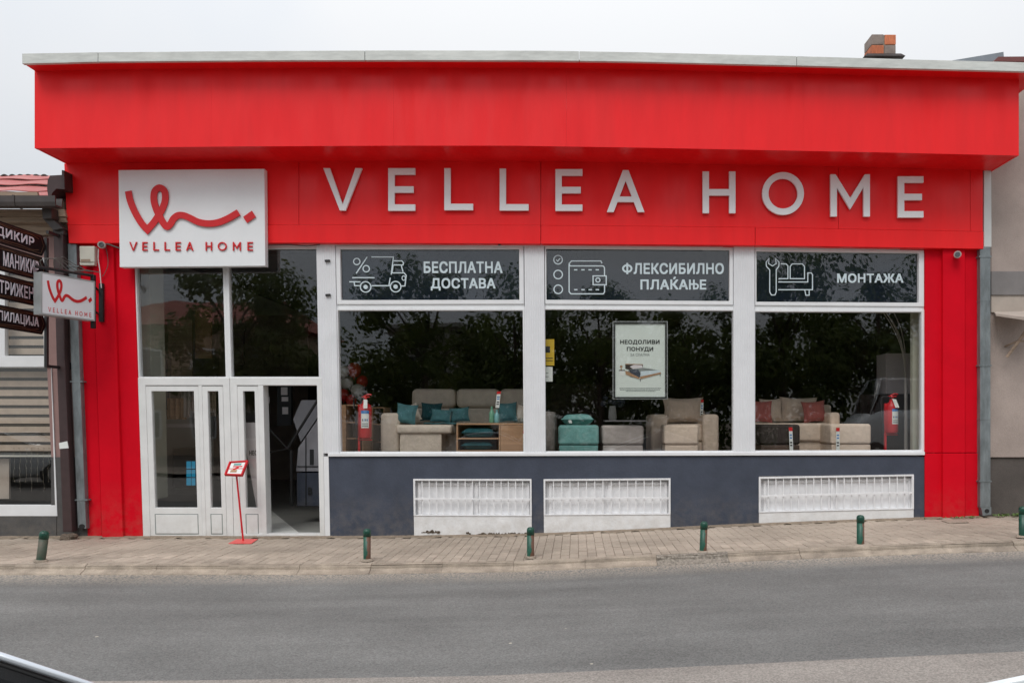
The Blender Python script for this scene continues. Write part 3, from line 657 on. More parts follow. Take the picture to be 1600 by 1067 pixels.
grille(643.5, 829.5, 748, 748.2, 779, 780, 805.5, 806, 15, [(651, 737), (741, 826)])
grille(848.5, 1047.5, 748.5, 747, 778.8, 778, 804.8, 803.5, 14, [(857, 944), (950, 1042)])
grille(1186, 1428, 745, 741, 775, 769.5, 800.5, 795, 19, [(1193, 1302), (1307, 1424)])
# ribbed white columns between the windows
obj('white_column', pxpoly(rect(498.5, 376, 527.5, 708), -.026, .12), RIB, B)
obj('white_column', pxpoly(rect(820.5, 376, 851.5, 708), -.03, .12), RIB, B)
obj('white_column', pxpoly(rect(1146.5, 376, 1179, 708), -.03, .12), RIB, B)
obj('window_sill', pxpoly([(510, 708.2), (1445.2, 705.8), (1445.2, 710.8), (510, 713)], -.05, .12), WHT, B, bevel=.004)
obj('door_jamb_panel', pxpoly(rect(503.3, 713, 511, 850), -.03, .12), WHT, B)
obj('head_rail', pxpoly([(527.5, 374), (820.5, 375), (820.5, 384.5), (527.5, 383)], -.02, .10), WHT, B)
obj('head_rail', pxpoly([(851.5, 375), (1146.5, 377), (1146.5, 386), (851.5, 384.5)], -.02, .10), WHT, B)
obj('head_rail', pxpoly([(1179, 378), (1445, 384), (1445, 390), (1179, 388)], -.02, .10), WHT, B)
# windows: transom above, display pane beneath
def window(name, o, i, y0, y1, par=B, m=WHT, pane=True, gy=.03, w=True, gm=GLASS, bev=.004):
    f = obj(name, pxring(o, i, y0, y1, w), m, par, bevel=bev)
    if pane: obj('pane', pxpoly([(i[0][0]-1, i[0][1]-1), (i[1][0]+1, i[1][1]-1), (i[2][0]+1, i[2][1]+1), (i[3][0]-1, i[3][1]+1)], gy, gy+.006, w), gm, f)
    return f
TR = [((528.5, 384, 819.5, 384.5, 475.5, 475), (535, 389.5, 812.5, 389.5, 469, 468.5)),
      ((852.5, 384.5, 1145.5, 386.5, 475, 476.5), (854.5, 388.5, 1140, 390.5, 468.5, 470.5)),
      ((1180, 388, 1444, 391, 477, 479), (1182, 392.5, 1436, 395.5, 471.5, 473))]
DW = [((527.6, 481.5, 820.4, 481.5, 708, 707.5), (530, 485, 817.5, 485, 705.5, 705.5)),
      ((851.6, 480.5, 1146.4, 482, 707.5, 706.5), (851.7+.5, 483.5, 1145.5, 485.5, 705, 704)),
      ((1179.1, 483.5, 1445, 484, 706.5, 705.8), (1180, 487, 1440, 487.5, 703.8, 703))]
q4 = lambda t: [(t[0], t[1]), (t[2], t[3]), (t[2], t[5]), (t[0], t[4])]
for (o_, i_), (o2, i2) in zip(TR, DW):
    window('transom_window', q4(o_), q4(i_), -.012, .09, gy=.035)
    window('display_window', q4(o2), q4(i2), -.006, .09, gy=.035)
    mb = pxpoly([(o_[0], o_[4]), (o_[2], o_[5]), (o2[2], o2[3]), (o2[0], o2[1])], .004, .1); obj('middle_rail', mb, WHT, B)
# entrance: two tall top lights, cross rail, double leaves, open doorway
window('door_top_light', rect(214, 376, 357, 590), [(218.7, 389), (353, 389), (353, 588.5), (218.7, 588.5)], -.012, .08, gy=.03)
window('door_top_light', rect(357, 376, 503, 590), [(361.8, 389), (498.5, 389), (498.5, 588.5), (361.8, 588.5)], -.012, .08, gy=.03)
obj('doorway_frame', pxring([(215.6, 590), (358.5, 590), (358.5, 850), (215.6, 850)], [(227, 602), (348, 602), (348, 838.5), (227, 838.5)], -.03, .1), WHTD, B, bevel=.006)
obj('doorway_frame', pxring([(359, 590), (503, 590), (503, 850), (359, 850)], [(370, 602), (495, 602), (495, 833.5), (370, 833.5)], -.03, .1), WHTD, B, bevel=.006)
def leaf(x0, x1, gx0, gx1, y1=838):
    f = obj('door_leaf', pxring(rect(x0, 603, x1, y1), rect(gx0, 611, gx1, 793), -.018, .05), WHTD, B, bevel=.004)
    obj('pane', pxpoly(rect(gx0-1, 610, gx1+1, 794), .01, .016), GLASS, f)
    # raised bottom panel ringed by a grey strip that paints in a groove's shade
    obj('lower_panel', pxring(rect(gx0-1, 802.5, gx1+1, 834.5), rect(gx0+.3, 803.8, gx1-.3, 833.2), -.0195, -.015), INKG, f)
    obj('lower_panel', pxpoly(rect(gx0+.3, 803.8, gx1-.3, 833.2), -.024, -.016), WHTD, f, bevel=.003)
    return f
# lower stiles: solid part under the glass is built by the ring itself (793..838)
leaf(227.3, 309.5, 236, 302.5)
leaf(315, 347.8, 323.8, 340.8)
obj('door_mullion', pxpoly(rect(309.5, 602, 315, 838), -.026, .05), WHTD, B, bevel=.003)
leaf(370.3, 402.8, 379.2, 397.5)
obj('door_mullion', pxpoly(rect(402.8, 602, 411, 838), -.026, .16), WHTD, B, bevel=.003)
obj('threshold', pxpoly([(214, 838.3), (410, 838.3), (410, 841), (214, 841)], -.06, .12), WHTD, B)
# small clamps beside the first transom
for y in (408, 461.5):
    obj('clamp', pxpoly([(511, y-2), (518.5, y-2.5), (518.5, y+.5), (511, y+1)], -.06, -.03), BLKM, B)
obj('nest_under_band', pxpoly([(777, 377.5), (790, 377.5), (789, 381), (780, 382)], -.10, -.03), DARKF, B)
# broken plaster at the feet of the basement walls
def spall(x0, x1, yb, h, y):      # jagged patches where the plaster has fallen off
    mb = MB(); n = int((x1-x0)/1.6)
    top = [(x0+(x1-x0)*i/n, yb-h*random.uniform(.15, 1)*math.sin(math.pi*min(.97, max(.03, i/n)))**.4) for i in range(n+1)]
    mb.prism([P(a, b, y) for a, b in [(x0, yb)]+top+[(x1, yb)]], (0, .02, 0))
    for k in range(int((x1-x0)/3)):
        p = P(random.uniform(x0, x1), yb-random.uniform(0, h*.6), y-.004); s_ = random.uniform(.008, .022); mb.ball(p, s_*1.4, .012, s_*.8, 6)
    return mb
for a in ((655, 684, 832.5, 5.5), (726, 733, 834, 5), (741, 828, 836, 5.5)): o = obj('broken_plaster', spall(*a, -.0365), RUBBLE, B); o['kind'] = 'stuff'
o = obj('broken_plaster', spall(1304, 1332, 819, 6, -.0365), RUBBLE, B); o['kind'] = 'stuff'
# chimney
ch = thing('brick_chimney', 'short stub of orange hollow brick chimney standing on the flat roof', 'chimney', (4.9, .55, 6.4))
def cbrick(x0, y0, x1, y1, d, m, lab=None, yy=.35):
    o = obj('brick', pxpoly(rect(x0, y0, x1, y1), yy, yy+d, False), m, ch, bevel=.006)
    if lab: o['label'] = lab
cbrick(1362.2, 54, 1380.5, 69.6, .30, BRICKG, 'brick stained grey'); cbrick(1382.5, 54.5, 1400, 69.8, .30, BRICK)
cbrick(1362, 70.8, 1381, 84.5, .30, BRICK); cbrick(1382, 71, 1399.7, 84.5, .30, BRICKG, 'brick smeared with grey mortar')
obj('mortar', pxpoly(rect(1363.3, 55, 1399, 86), .362, .64, False), MORT, ch)
mb = MB(); p0 = U(1355, 84, .3); p1 = U(1408, 84, .3); q0 = U(1350, 88.5, .22); q1 = U(1414, 88.5, .22)
mb.add([(p0.x, .3, p0.z), (p1.x, .3, p1.z), (p1.x, .75, p1.z), (p0.x, .75, p0.z), (q0.x, .2, q0.z), (q1.x, .2, q0.z), (q1.x, .85, q0.z), (q0.x, .85, q0.z)], [(0, 1, 2, 3), (0, 4, 5, 1), (1, 5, 6, 2), (2, 6, 7, 3), (3, 7, 4, 0), (4, 7, 6, 5)]); obj('flashing', mb, DARKF, ch)
mb = MB(); mb.box(p0.x+.02, p1.x-.02, .33, .72, 6.3, q0.z+.01); obj('shaft', mb, DARKF, ch)
# ============================================================ SIGNS
ws = thing('wall_letters', 'large white raised capital letters spelling VELLEA HOME along the red band', 'shop sign', U(973, 341, YB))
mpb = plane_map(YB, False)
for ch_, x0, x1, y0, y1 in (('V', 507, 567.3, 265, 330.6), ('E', 608, 650, 265, 331), ('L', 695.2, 740, 265, 330), ('L', 781.3, 826.3, 265.6, 330.6), ('E', 868, 910, 266.5, 331.2), ('A', 948, 1006.5, 268, 333), ('H', 1097, 1148, 270, 334.7), ('O', 1189.5, 1254.5, 271, 337.5), ('M', 1295.8, 1357, 274.5, 340), ('E', 1400.6, 1440.3, 277.6, 341.5)):
    mb = MB(); letter(mb, ch_, x0, y0, x1, y1, 9.8, mpb, .018, .055)
    obj('letter', mb, WHTL, ws, bevel=.0)
LOGO = [(187, 293), (205, 380), (250, 490), (310, 590), (364, 650), (415, 592), (462, 525), (505, 450), (529, 370), (522, 295), (478, 262), (433, 295), (424, 370), (445, 455), (480, 530), (512, 588), (545, 622), (578, 596), (607, 548), (650, 518), (705, 520), (765, 545), (840, 580), (935, 594), (1030, 580), (1120, 542), (1208, 490)]
def logo_pts():
    V = 4; a = smoothp(LOGO[:V+1], 5); b = smoothp(LOGO[V:], 5); return a[:-1]+b
WM = (('V', 195, 268), ('E', 315, 362), ('L', 417, 468), ('L', 520, 570), ('E', 622, 670), ('A', 720, 787), ('H', 900, 960), ('O', 1013, 1096), ('M', 1152, 1226), ('E', 1287, 1337))
DOT = [(1250, 532), (1330, 475), (1366, 532), (1285, 587)]
bs = thing('logo_board', 'big square white board with red script logo and VELLEA HOME over the entrance', 'shop sign', U(300, 417, -.2))
obj('board', pxpoly([(185, 266), (413, 264), (414.5, 415.5), (187, 417.5)], -.24, -.135, False), BOARD, bs, bevel=.004)
mz = plane_map(-.24, False); mpz = lambda u, v, w: mz(170+u/5.926, 250+v/5.926, w)
mb = MB(); ribbon(mb, logo_pts(), 60, mpz, .010, .022, .008); obj('logo', mb, REDS, bs)
mb = MB(); mb.prism([mpz(u, v, .024) for u, v in DOT], mpz(0, 0, .008)-mpz(0, 0, .024)); obj('logo_dot', mb, REDS, bs)
for c_, a, b in WM:
    mb = MB(); letter(mb, c_, a, 762, b, 842, 11.5, mpz, .004, .018); obj('letter', mb, REDS, bs)
# small projecting light box
Lb0, Lb1 = Vector((-7.197, -1.1, 0)), Vector((-6.93, -.4, 0)); du = (Lb1-Lb0); nrm = Vector((du.y, -du.x, 0)).normalized()
def mlb(u, v, w):   # u 0..1 along the face, v pixel-ish from top 0..1
    zt, zb = 1.985+H, 1.412+H
    p = Lb0+du*u+nrm*w; return Vector((p.x, p.y, zt+(zb-zt)*v))
pb = thing('projecting_sign', 'small white light box with red script logo hung on a dark bracket by the pilaster', 'shop sign', mlb(1, 1, -.07))
mb = MB(); mb.prism([mlb(0, 0, -.15), mlb(1, 0, -.15), mlb(1, 1, -.15), mlb(0, 1, -.15)], nrm*.15); obj('box', mb, LBS, pb, bevel=.004)
fi = [(.02, .035), (.975, .035), (.975, .965), (.02, .965)]
mb = MB(); mb.ring([mlb(a, b, .006) for a, b in ((0, 0), (1, 0), (1, 1), (0, 1))], [mlb(a, b, .006) for a, b in fi], nrm*-.01); obj('rim', mb, LBS, pb)
for s_ in (1, -1):
    mq = (lambda u, v, w: mlb(u, v, w)) if s_ > 0 else (lambda u, v, w: mlb(1-u, v, -.15-w))
    mb = MB(); mb.prism([mq(a, b, .003) for a, b in fi], (mq(0, 0, 0)-mq(0, 0, .003))); obj('face', mb, LBOX, pb)
    ml = lambda u, v, w, mq=mq: mq(.03+(u-60)/1400*.98, .05+(v-190)/760*.98, w)
    mb = MB(); ribbon(mb, logo_pts(), 58, ml, .003, .006, .003); obj('logo', mb, REDS, pb)
    mb = MB(); mb.prism([ml(u, v, .007) for u, v in DOT], ml(0, 0, .003)-ml(0, 0, .007)); obj('logo_dot', mb, REDS, pb)
    for c_, a, b in WM:
        mb = MB(); letter(mb, c_, a, 778, b, 862, 11, ml, .003, .006); obj('letter', mb, REDS, pb)
e1 = mlb(1, 0, -.075); br = MB()
zt, zb = e1.z, mlb(1, 1, 0).z
br.box(e1.x-.005, e1.x+.045, e1.y-.01, e1.y+.04, zb-.10, zt+.10)
wx = P(163.5, 600, -.07).x
for zc in (H+(655-452)*10.9/F, H+(655-489)*10.9/F):
    br.tube([(e1.x+.03, e1.y+.02, zc), (wx-.1, -.085, zc)], .018, 4)
obj('bracket', br, BLKM, pb)
mb = MB(); a = P(160.5, 443, -.1); b = P(166.5, 503, -.1); mb.box(a.x, a.x+.06, -.115, -.075, b.z, a.z); obj('wall_plate', mb, BLKM, pb)
mb = MB(); t0 = mlb(-.02, 0, -.075); mb.tube([t0+Vector((0, 0, .07)), e1+Vector((.02, .02, .09))], .022, 4); obj('top_arm', mb, BLKM, pb)
for k in range(4):
    mb = MB(); c0 = mlb(.1+.1*k, 0, -.07); mb.tube(smoothp([c0+Vector((0, 0, .06)), c0+Vector((.02*k, -.05, .16+.03*k)), c0+Vector((.12, .05, .20)), c0+Vector((.25, .16, .06+.02*k)), c0+Vector((.36, .3, .11))], 5), .006, 5); obj('cable', mb, CABLE, pb)
# four nail-studio boards on one post, seen almost edge on
XS = -7.605
def mss(u, v, w): return Vector((XS+w, u, v))     # u = y, v = z, w towards +x
SB = [('ПЕДИКИР', 4.07, 4.365, -1.62, -.69, 'uppermost', -1.66), ('МАНИКИР', 3.71, 4.05, -1.25, -.60, 'second from the top', -1.4), ('СТРИЖЕЊЕ', 3.34, 3.665, -1.42, -.56, 'third from the top', -1.6), ('ДЕПИЛАЦИЈА', 2.955, 3.26, -1.52, -.60, 'lowest', -1.7)]
post = thing('sign_post', 'thin black post with brackets holding the stack of black service boards', 'post', (XS, -.42, 2.4))
mb = MB(); mb.box(XS-.02, XS+.02, -.45, -.41, U(70, 574, -.43).z, 4.35); obj('upright', mb, BLKM, post)
for pz in (U(70, 572, -.43).z, U(70, 362, -.43).z):
    mb = MB(); mb.box(XS-.02, XS+.02, -.41, .0, pz-.02, pz+.02); mb.box(XS-.015, XS+.09, -.06, -.03, pz-.02, pz+.08); obj('bracket', mb, BLKM, post)
for (s, z0, z1, u0, u1, w_, uL) in SB:
    t = thing('service_board', 'black arrow board lettered %s in white, %s of the stack' % (s, w_), 'sign board', mss(-.46, z0, 0))
    zc = (z0+z1)/2; tipx = -.46
    out_ = [(uL-.12, z0), (tipx-.07, z0), (tipx, zc-.03), (tipx, zc+.03), (tipx-.07, z1), (uL-.12, z1)]
    mb = MB(); mb.prism([mss(a, b, .012) for a, b in out_], (-.024, 0, 0)); obj('board', mb, BLKS, t, bevel=.003)
    o2 = [(uL-.09, z0+.03), (tipx-.10, z0+.03), (tipx-.045, zc), (tipx-.10, z1-.03), (uL-.09, z1-.03)]
    mb = MB(); ribbon(mb, o2, .008, mss, .012, .015, closed=True); obj('gold_outline', mb, GOLD, t)
    mb = MB(); ribbon(mb, smoothp([(uL, z1-.055), (uL+.3, z1-.045), (-1.0, z1-.06), (-.75, z1-.045), (-.6, z1-.07)], 6), .012, mss, .012, .015)
    ribbon(mb, smoothp([(uL, z0+.055), (uL+.3, z0+.045), (-1.0, z0+.06), (-.75, z0+.045), (-.6, z0+.07)], 6), .012, mss, .012, .0145); obj('scrollwork', mb, GOLD, t)
    mv = lambda u, v, w: mss(u, z0+z1-v, w)
    mb = text_mb(s, (u0, z0+.075, u1, z1-.075), mv, .012, .016, bold=.02); obj('lettering', mb, SIGNW, t)
# transom banners
def banner(i, label):
    a = TR[i][1]; q = [(a[0]+.5, a[1]+.5), (a[2]-.5, a[3]+.5), (a[2]-.5, a[5]-.5), (a[0]+.5, a[4]-.5)]
    t = thing('window_banner', label, 'window sign', P((a[0]+a[2])/2, a[4], .05))
    obj('backing', pxpoly(q, .052, .056), VINYL, t); return t
mv = plane_map(.0335)
def txt(t, s, box, bold=.028): obj('lettering', text_mb(s, box, mv, .0, .001, bold), VINW, t)
def icon(t, strokes, off, sc, wd=1.7):
    m2 = lambda u, v, w: mv(off[0]+u/sc, off[1]+v/sc, w)
    mb = MB()
    for k, st in enumerate(strokes):
        pts, cl = st[0], st[1]; ribbon(mb, pts, (st[2] if len(st) > 2 else wd)*sc, m2, 0.0, .001+.0004*k, closed=cl)
    obj('icon', mb, VINW, t)
t = banner(0, 'dark window banner with delivery van icon and the words БЕСПЛАТНА ДОСТАВА')
txt(t, 'БЕСПЛАТНА', (664.5, 408.5, 786.5, 427)); txt(t, 'ДОСТАВА', (675, 434.5, 775.5, 454))
icon(t, [(circ(236, 180, 23), True, 1.6), (circ(303, 232, 23), True, 1.6), ([(312, 146), (230, 266)], False), ([(342, 147), (500, 147), (482, 275)], False), ([(502, 175), (560, 175), (572, 190), (568, 205), (500, 205)], False), ([(497, 205), (488, 262), (575, 262), (590, 280), (580, 357), (555, 357)], False), ([(556, 210), (568, 255)], False),
         ([(475, 297), (465, 352)], False), ([(340, 355), (472, 355)], False), ([(202, 297), (362, 297)], False), ([(180, 327), (260, 327)], False), ([(215, 330), (218, 355), (255, 355)], False), (circ(297, 364, 38), True), (circ(513, 362, 38), True), (circ(297, 364, 8), True, 3.2), (circ(513, 362, 8), True, 3.2), (circ(572, 300, 12, 16), True, 1.3)], (510, 370), 4.64)
t = banner(1, 'dark window banner with wallet icon and the words ФЛЕКСИБИЛНО ПЛАЌАЊЕ')
txt(t, 'ЛЕКСИБИЛНО', (990.5, 411, 1131, 428.5))
mb = MB(); ribbon(mb, circ(980.6, 419.7, 6.6, 5.2, 20), 2.9, mv, 0, .0012, closed=True); ribbon(mb, [(980.6, 411), (980.6, 428.5)], 3.0, mv, 0, .0018); obj('lettering', mb, VINW, t); txt(t, 'ПЛАЌА', (1001, 432.5, 1075, 452.5)); txt(t, 'Е', (1093.5, 437, 1103.5, 452.5))
mb = MB(); ribbon(mb, [(1078, 437), (1078, 452.5)], 2.8, mv, 0, .001); ribbon(mb, [(1084.2, 437), (1084.2, 452.5)], 2.8, mv, 0, .0014); ribbon(mb, [(1078, 444), (1084.5, 444)], 2.6, mv, 0, .0018)
ribbon(mb, [(1084.2, 443.8), (1088, 443.8), (1090.4, 445.3), (1090.6, 448.6), (1089, 450.8), (1084.2, 451.2)], 2.5, mv, 0, .0022); obj('lettering', mb, VINW, t)
icon(t, [(circ(153, 167, 31), True), (circ(153, 274, 31), True), (circ(153, 381, 31), True), ([(140, 167), (150, 178), (168, 157)], False, 1.5), ([(470, 193), (462, 176), (250, 176), (232, 195), (240, 212), (478, 212), (488, 224), (488, 282)], False), ([(488, 350), (488, 400), (478, 414), (245, 414), (232, 400), (232, 200)], False), ([(405, 284), (500, 284), (500, 348), (405, 348)], True), (circ(440, 314, 15), True, 1.5)]
     + [([(x, 240), (x+24, 240)], False, 1.8) for x in (268, 320, 372, 424)]+[([(x, 384), (x+24, 384)], False, 1.8) for x in (268, 320, 372, 424)], (840, 370), 4.64)
t = banner(2, 'dark window banner with spanner and sofa icon and the word МОНТАЖА')
txt(t, 'МОНТАЖА', (1308, 427.5, 1411.5, 442))
icon(t, [([(193, 158), (172, 185), (174, 215), (198, 240), (198, 400), (210, 422), (236, 422), (245, 400), (245, 240), (264, 215), (266, 185), (240, 158), (245, 195), (218, 212), (190, 195)], True, 1.5), ([(278, 196), (318, 198), (330, 212), (330, 304), (262, 304)], False, 1.5), ([(346, 304), (346, 215), (362, 197), (435, 197), (450, 215), (450, 304)], True, 1.5),
         ([(260, 328), (474, 328), (474, 262), (500, 262), (508, 275), (508, 384), (260, 384)], False, 1.5), ([(452, 386), (460, 424), (484, 424), (484, 386)], False, 1.5)], (1160, 370), 4.64)
# red menu stand on the pavement
YS = -.42
st = thing('brochure_stand', 'slim red brochure stand with slanted tray on a square base beside the doors', 'stand', U(380, 849, YS))
gg = gz(U(380, 849, YS).x)+.004
c0 = U(380, 848, YS); mb = MB(); mb.prism([U(357, 852, -.66)+Vector((0, 0, 0)), U(393, 852, -.66), U(403, 845.5, -.28), U(370, 845.5, -.28)], (0, 0, .008))
for i in range(len(mb.v)): mb.v[i].z = gg+(.008 if i >= 4 else .0)
obj('base_plate', mb, REDPLA, st)
tp = U(369.5, 742, YS); mb = MB(); mb.tube([(c0.x, YS, gg+.008), (tp.x, YS, tp.z)], .013, 8); obj('pole', mb, REDM, st)
A_, B_, C_, D_ = U(358.7, 722, -.30), U(388, 720, -.30), U(378.8, 743, -.52), U(351, 742, -.52)
nn = (B_-A_).cross(D_-A_).normalized(); nn = nn if nn.z > 0 else -nn
mb = MB(); mb.prism([A_, B_, C_, D_], nn*-.02); obj('tray', mb, REDM, st)
def tq(u, v, w): return A_+(B_-A_)*u+(D_-A_)*v+(C_-B_-D_+A_)*u*v+nn*w
mb = MB(); mb.ring([tq(u, v, .018) for u, v in ((0, 0), (1, 0), (1, 1), (0, 1))], [tq(u, v, .018) for u, v in ((.07, .06), (.93, .06), (.93, .94), (.07, .94))], nn*-.018); obj('tray_rim', mb, REDM, st)
for k, (a, b, c, d, m_) in enumerate(((.12, .1, .88, .5, PAPER), (.12, .56, .88, .9, PAPER), (.3, .15, .7, .3, TEALL), (.25, .62, .6, .8, OAK), (.3, .34, .8, .42, REDS))):
    mb = MB(); w = .004 if k < 2 else .007; mb.prism([tq(u, v, w) for u, v in ((a, b), (c, b), (c, d), (a, d))], nn*-.003); obj('leaflet' if k < 2 else 'print', mb, m_, st)
# bollards
def bollard(px, pyt, pyb, label, m=GREENR, tilt=0, r=.044):
    s = 9.05/F; z0 = H-(pyb-CY)*s; h = (pyb-pyt)*s
    pt = Vector(((px-CX)*s, 9.05-D, z0))
    t = thing('bollard', label, 'bollard', pt, 'bollards along the kerb')
    mb = MB(); mb.lathe(pt, [(r, -.06), (r, .0), (r, h-.09)], 18); obj('post', mb, m, t, smooth=True, base=pt)
    mb = MB(); mb.lathe(pt, [(r+.003, h-.09), (r+.003, h-.03), (r*.92, h-.012), (r*.62, h-.001), (.004, h+.003)], 18); obj('cap', mb, GREEN, t, smooth=True, base=pt)
    mb = MB(); mb.lathe(pt, [(r+.026+.006*math.sin(px), -.02), (r+.02, .002), (r-.01, .005)], 14); obj('mortar_collar', mb, KERB, t, base=pt)
    t.rotation_euler = (0, tilt, 0)
    return t
bollard(64, 829, 874, 'worn brownish bollard leaning to the right beside the left downpipes', GREENB, .13, .05)
bollard(573.5, 826, 873, 'green bollard in front of the blue plinth just right of the open doorway')
bollard(829, 823.5, 868.5, 'green bollard in front of the gap between the two nearer basement grilles')
bollard(1098.5, 814.5, 860, 'green bollard leaning slightly before the wide blank stretch of plinth', tilt=.04)
bollard(1344.5, 804.5, 850.5, 'green bollard in front of the rightmost basement grille')
bollard(1598, 791, 836.5, 'green bollard by the grey plinth of the right neighbour at the frame edge', m=GREEN)
# ============================================================ PIPES, CAMERAS, SMALL FITTINGS
def upoly(pts, y0, y1): return pxpoly(pts, y0, y1, False)
dp = thing('downpipe', 'square galvanised downpipe with pale upper length at the right end of the red band', 'downpipe', U(1541, 804, -.1))
obj('pipe', upoly([(1531.5, 386), (1548, 386), (1548, 793), (1531.5, 793)], -.12, .0), GALV, dp, bevel=.008)
obj('upper_pipe', upoly([(1537.5, 262), (1549, 262), (1549.5, 386), (1537.5, 386)], -.115, -.0), GALVW, dp, bevel=.006, )
for y in (401, 571, 752): obj('clamp', upoly([(1530, y-1.3), (1549.5, y-1.3), (1549.5, y+1), (1530, y+1)], -.127, -.0), GALV, dp)
for y in (470, 655): obj('joint', upoly([(1531, y-.6), (1548.5, y-.6), (1548.5, y+.6), (1531, y+.6)], -.124, -.0), GALV, dp)
mb = MB(); a = U(1541, 796, -.12); mb.prism([a+Vector((-.078, 0, .04)), a+Vector((.075, 0, .04)), a+Vector((.075, 0, -.07)), a+Vector((-.05, 0, -.09))], (0, .12, 0)); obj('shoe', mb, GALV, dp)
mb = MB(); mb.prism([a+Vector((.035*math.cos(t*.524)+.01, -.002, .033*math.sin(t*.524)-.02)) for t in range(12)], (0, .0015, 0)); obj('outlet', mb, RUB, dp)
dl = thing('downpipe', 'square galvanised downpipe standing between the left pilaster and the brown pipe', 'downpipe', U(128, 832, -.1))
obj('pipe', upoly([(105.5, 381), (119, 381), (124, 560), (134.5, 826), (121.5, 824), (110.5, 560)], -.10, .0), GALV, dl, bevel=.006)
for y, x in ((416, 106), (596, 112), (781, 119.5)): obj('clamp', upoly([(x-3, y-1), (x+17, y-1.3), (x+17, y+1), (x-3, y+1.2)], -.107, .0), GALV, dl)
mb = MB(); a = U(128, 822, -.101); mb.prism([a+Vector((.045*math.cos(t*.524), -.002, .035*math.sin(t*.524))) for t in range(12)], (0, .0015, 0)); obj('outlet', mb, RUB, dl)
db = thing('downpipe', 'dark brown downpipe with bent elbow running down from the brown gutter', 'downpipe', U(104, 832, -.1))
obj('pipe', upoly([(83, 357), (98, 357), (101, 560), (112.5, 831), (98, 831), (88, 560)], -.18, -.06), BRP, db, bevel=.01)
obj('elbow', upoly([(66, 341), (80, 340), (99, 357), (83, 360)], -.24, -.10), BRN, db, bevel=.008)
obj('drop', upoly([(65, 324.5), (80.5, 324.5), (80.5, 341), (66.5, 342)], -.30, -.14), BRN, db, bevel=.006)
obj('collar', upoly([(82, 357), (99, 357), (99.3, 366), (82.6, 366)], -.19, -.05), BRN, db, bevel=.005)
obj('patch', upoly([(92, 692), (105, 689), (107, 700), (93, 701)], -.184, -.176), PAPER, db)
mb = MB(); a = U(109, 838, -.22)
for k in range(9): mb.ball(a+Vector((random.uniform(-.1, .1), random.uniform(-.05, .05), random.uniform(-.03, .02))), random.uniform(.04, .08), .06, random.uniform(.03, .055), 8)
tag(obj('rubble_heap', mb, RUBBLE), 'grey lump of broken cement at the foot of the brown downpipe', 'rubble')['kind'] = 'stuff'
jb = thing('junction_box', 'cream plastic junction box fixed under the left end of the red band', 'electrical box', P(136, 415, -.08))
obj('case', upoly([(123.5, 384.5), (147.5, 384.5), (147.5, 410), (124.5, 410)], -.15, -.06), PLAST, jb, bevel=.012)
obj('vent', upoly([(126, 405), (141, 405), (141, 409), (126, 409)], -.153, -.15), WOODT, jb)
obj('base', upoly([(123.8, 410), (147.5, 410), (147, 414.5), (125, 414.5)], -.14, -.06), PLAST, jb, bevel=.006)
def cctv(px, py, lab, dirx):
    c = U(px, py, -.2); t = thing('security_camera', lab, 'security camera', c)
    mb = MB(); mb.tube([c+Vector((-.05*dirx, -.02, .0)), c+Vector((-.05*dirx*.2, .07, .01))], [.052, .048], 14); obj('housing', mb, GREYB, t, smooth=False)
    mb = MB(); mb.tube([c+Vector((-.052*dirx, -.027, 0)), c+Vector((-.05*dirx, -.0205, 0))], [.034, .036], 14); obj('lens', mb, CARG, t)
    mb = MB(); mb.tube([c+Vector((0, .06, .02)), c+Vector((.02*dirx, .10, .055)), c+Vector((.02*dirx, .16, .06))], .014, 8); obj('mount', mb, CABLE, t)
    return t
cctv(154.5, 383, 'small round security camera beside the cream box under the left band end', -1)
cctv(1500.5, 398, 'small round security camera under the right end of the band above the pilaster', 1)
def cable(nm, pts, r, m, lab):
    mb = MB(); mb.tube(smoothp([U(*p) for p in pts], 6), r, 6); return tag(obj(nm, mb, m), lab, 'cable')
cable('cable', [(154, 389, -.12), (153.5, 405, -.12), (156, 422, -.11), (157.5, 440, -.12), (158.5, 450, -.13)], .007, CABLW, 'thin white cable hanging from the left camera down to the light box bracket')
cable('cable', [(156, 383, -.15), (168, 381.5, -.15), (178, 385, -.15), (187, 388, -.15)], .010, CABLE, 'grey cable running from the left camera behind the logo board')
cable('cable', [(165, 386, -.12), (168, 400, -.11), (168.5, 415, -.11), (163, 428, -.10), (160, 432, -.10)], .005, CABLE, 'thin grey cable looping down the left pilaster beside the white one')
cable('cable', [(414, 383.5, -.1), (450, 382.5, -.08), (480, 384.5, -.08), (500, 382, -.06)], .008, CABLE, 'loose grey cable above the right door top light')
# ============================================================ LEFT NEIGHBOUR
LN = thing('neighbour_house', 'low brown and rose rendered house with faded red roof and shop window at left', 'house', U(0, 840, 0))
def lp(nm, pts, y0, y1, m, par=LN, **k): return obj(nm, upoly(pts, y0, y1), m, par, **k)
lp('wall', [(75, 347), (106, 347), (130, 560), (147, 850), (134, 850), (134, 714), (80, 714), (73, 560)], .0, .3, ROSE)
lp('wall', [(-700, 573), (-420, 573), (-420, 850), (-700, 850)], .0, .3, ROSE)
lp('wall', [(-700, 370), (75, 370), (75, 403), (-700, 403)], .0, .3, ROSE)
lp('base_wall', [(80, 714), (134, 714), (144, 850), (80, 850)], -.012, .3, PLG)
lp('base_wall', [(-700, 806), (88, 806), (88, 850), (-700, 850)], -.02, .3, PLG)
lp('cornice', [(-700, 325), (100, 327), (103, 338.5), (-700, 338.5)], -.16, .2, WOODT, bevel=.004)
lp('cornice', [(-700, 339.5), (102, 339.5), (105, 347.5), (-700, 347.5)], -.14, .2, WOODT, bevel=.004)
lp('cornice', [(-700, 349), (104, 349), (107, 367), (-700, 370)], -.05, .2, WOODT, bevel=.004)
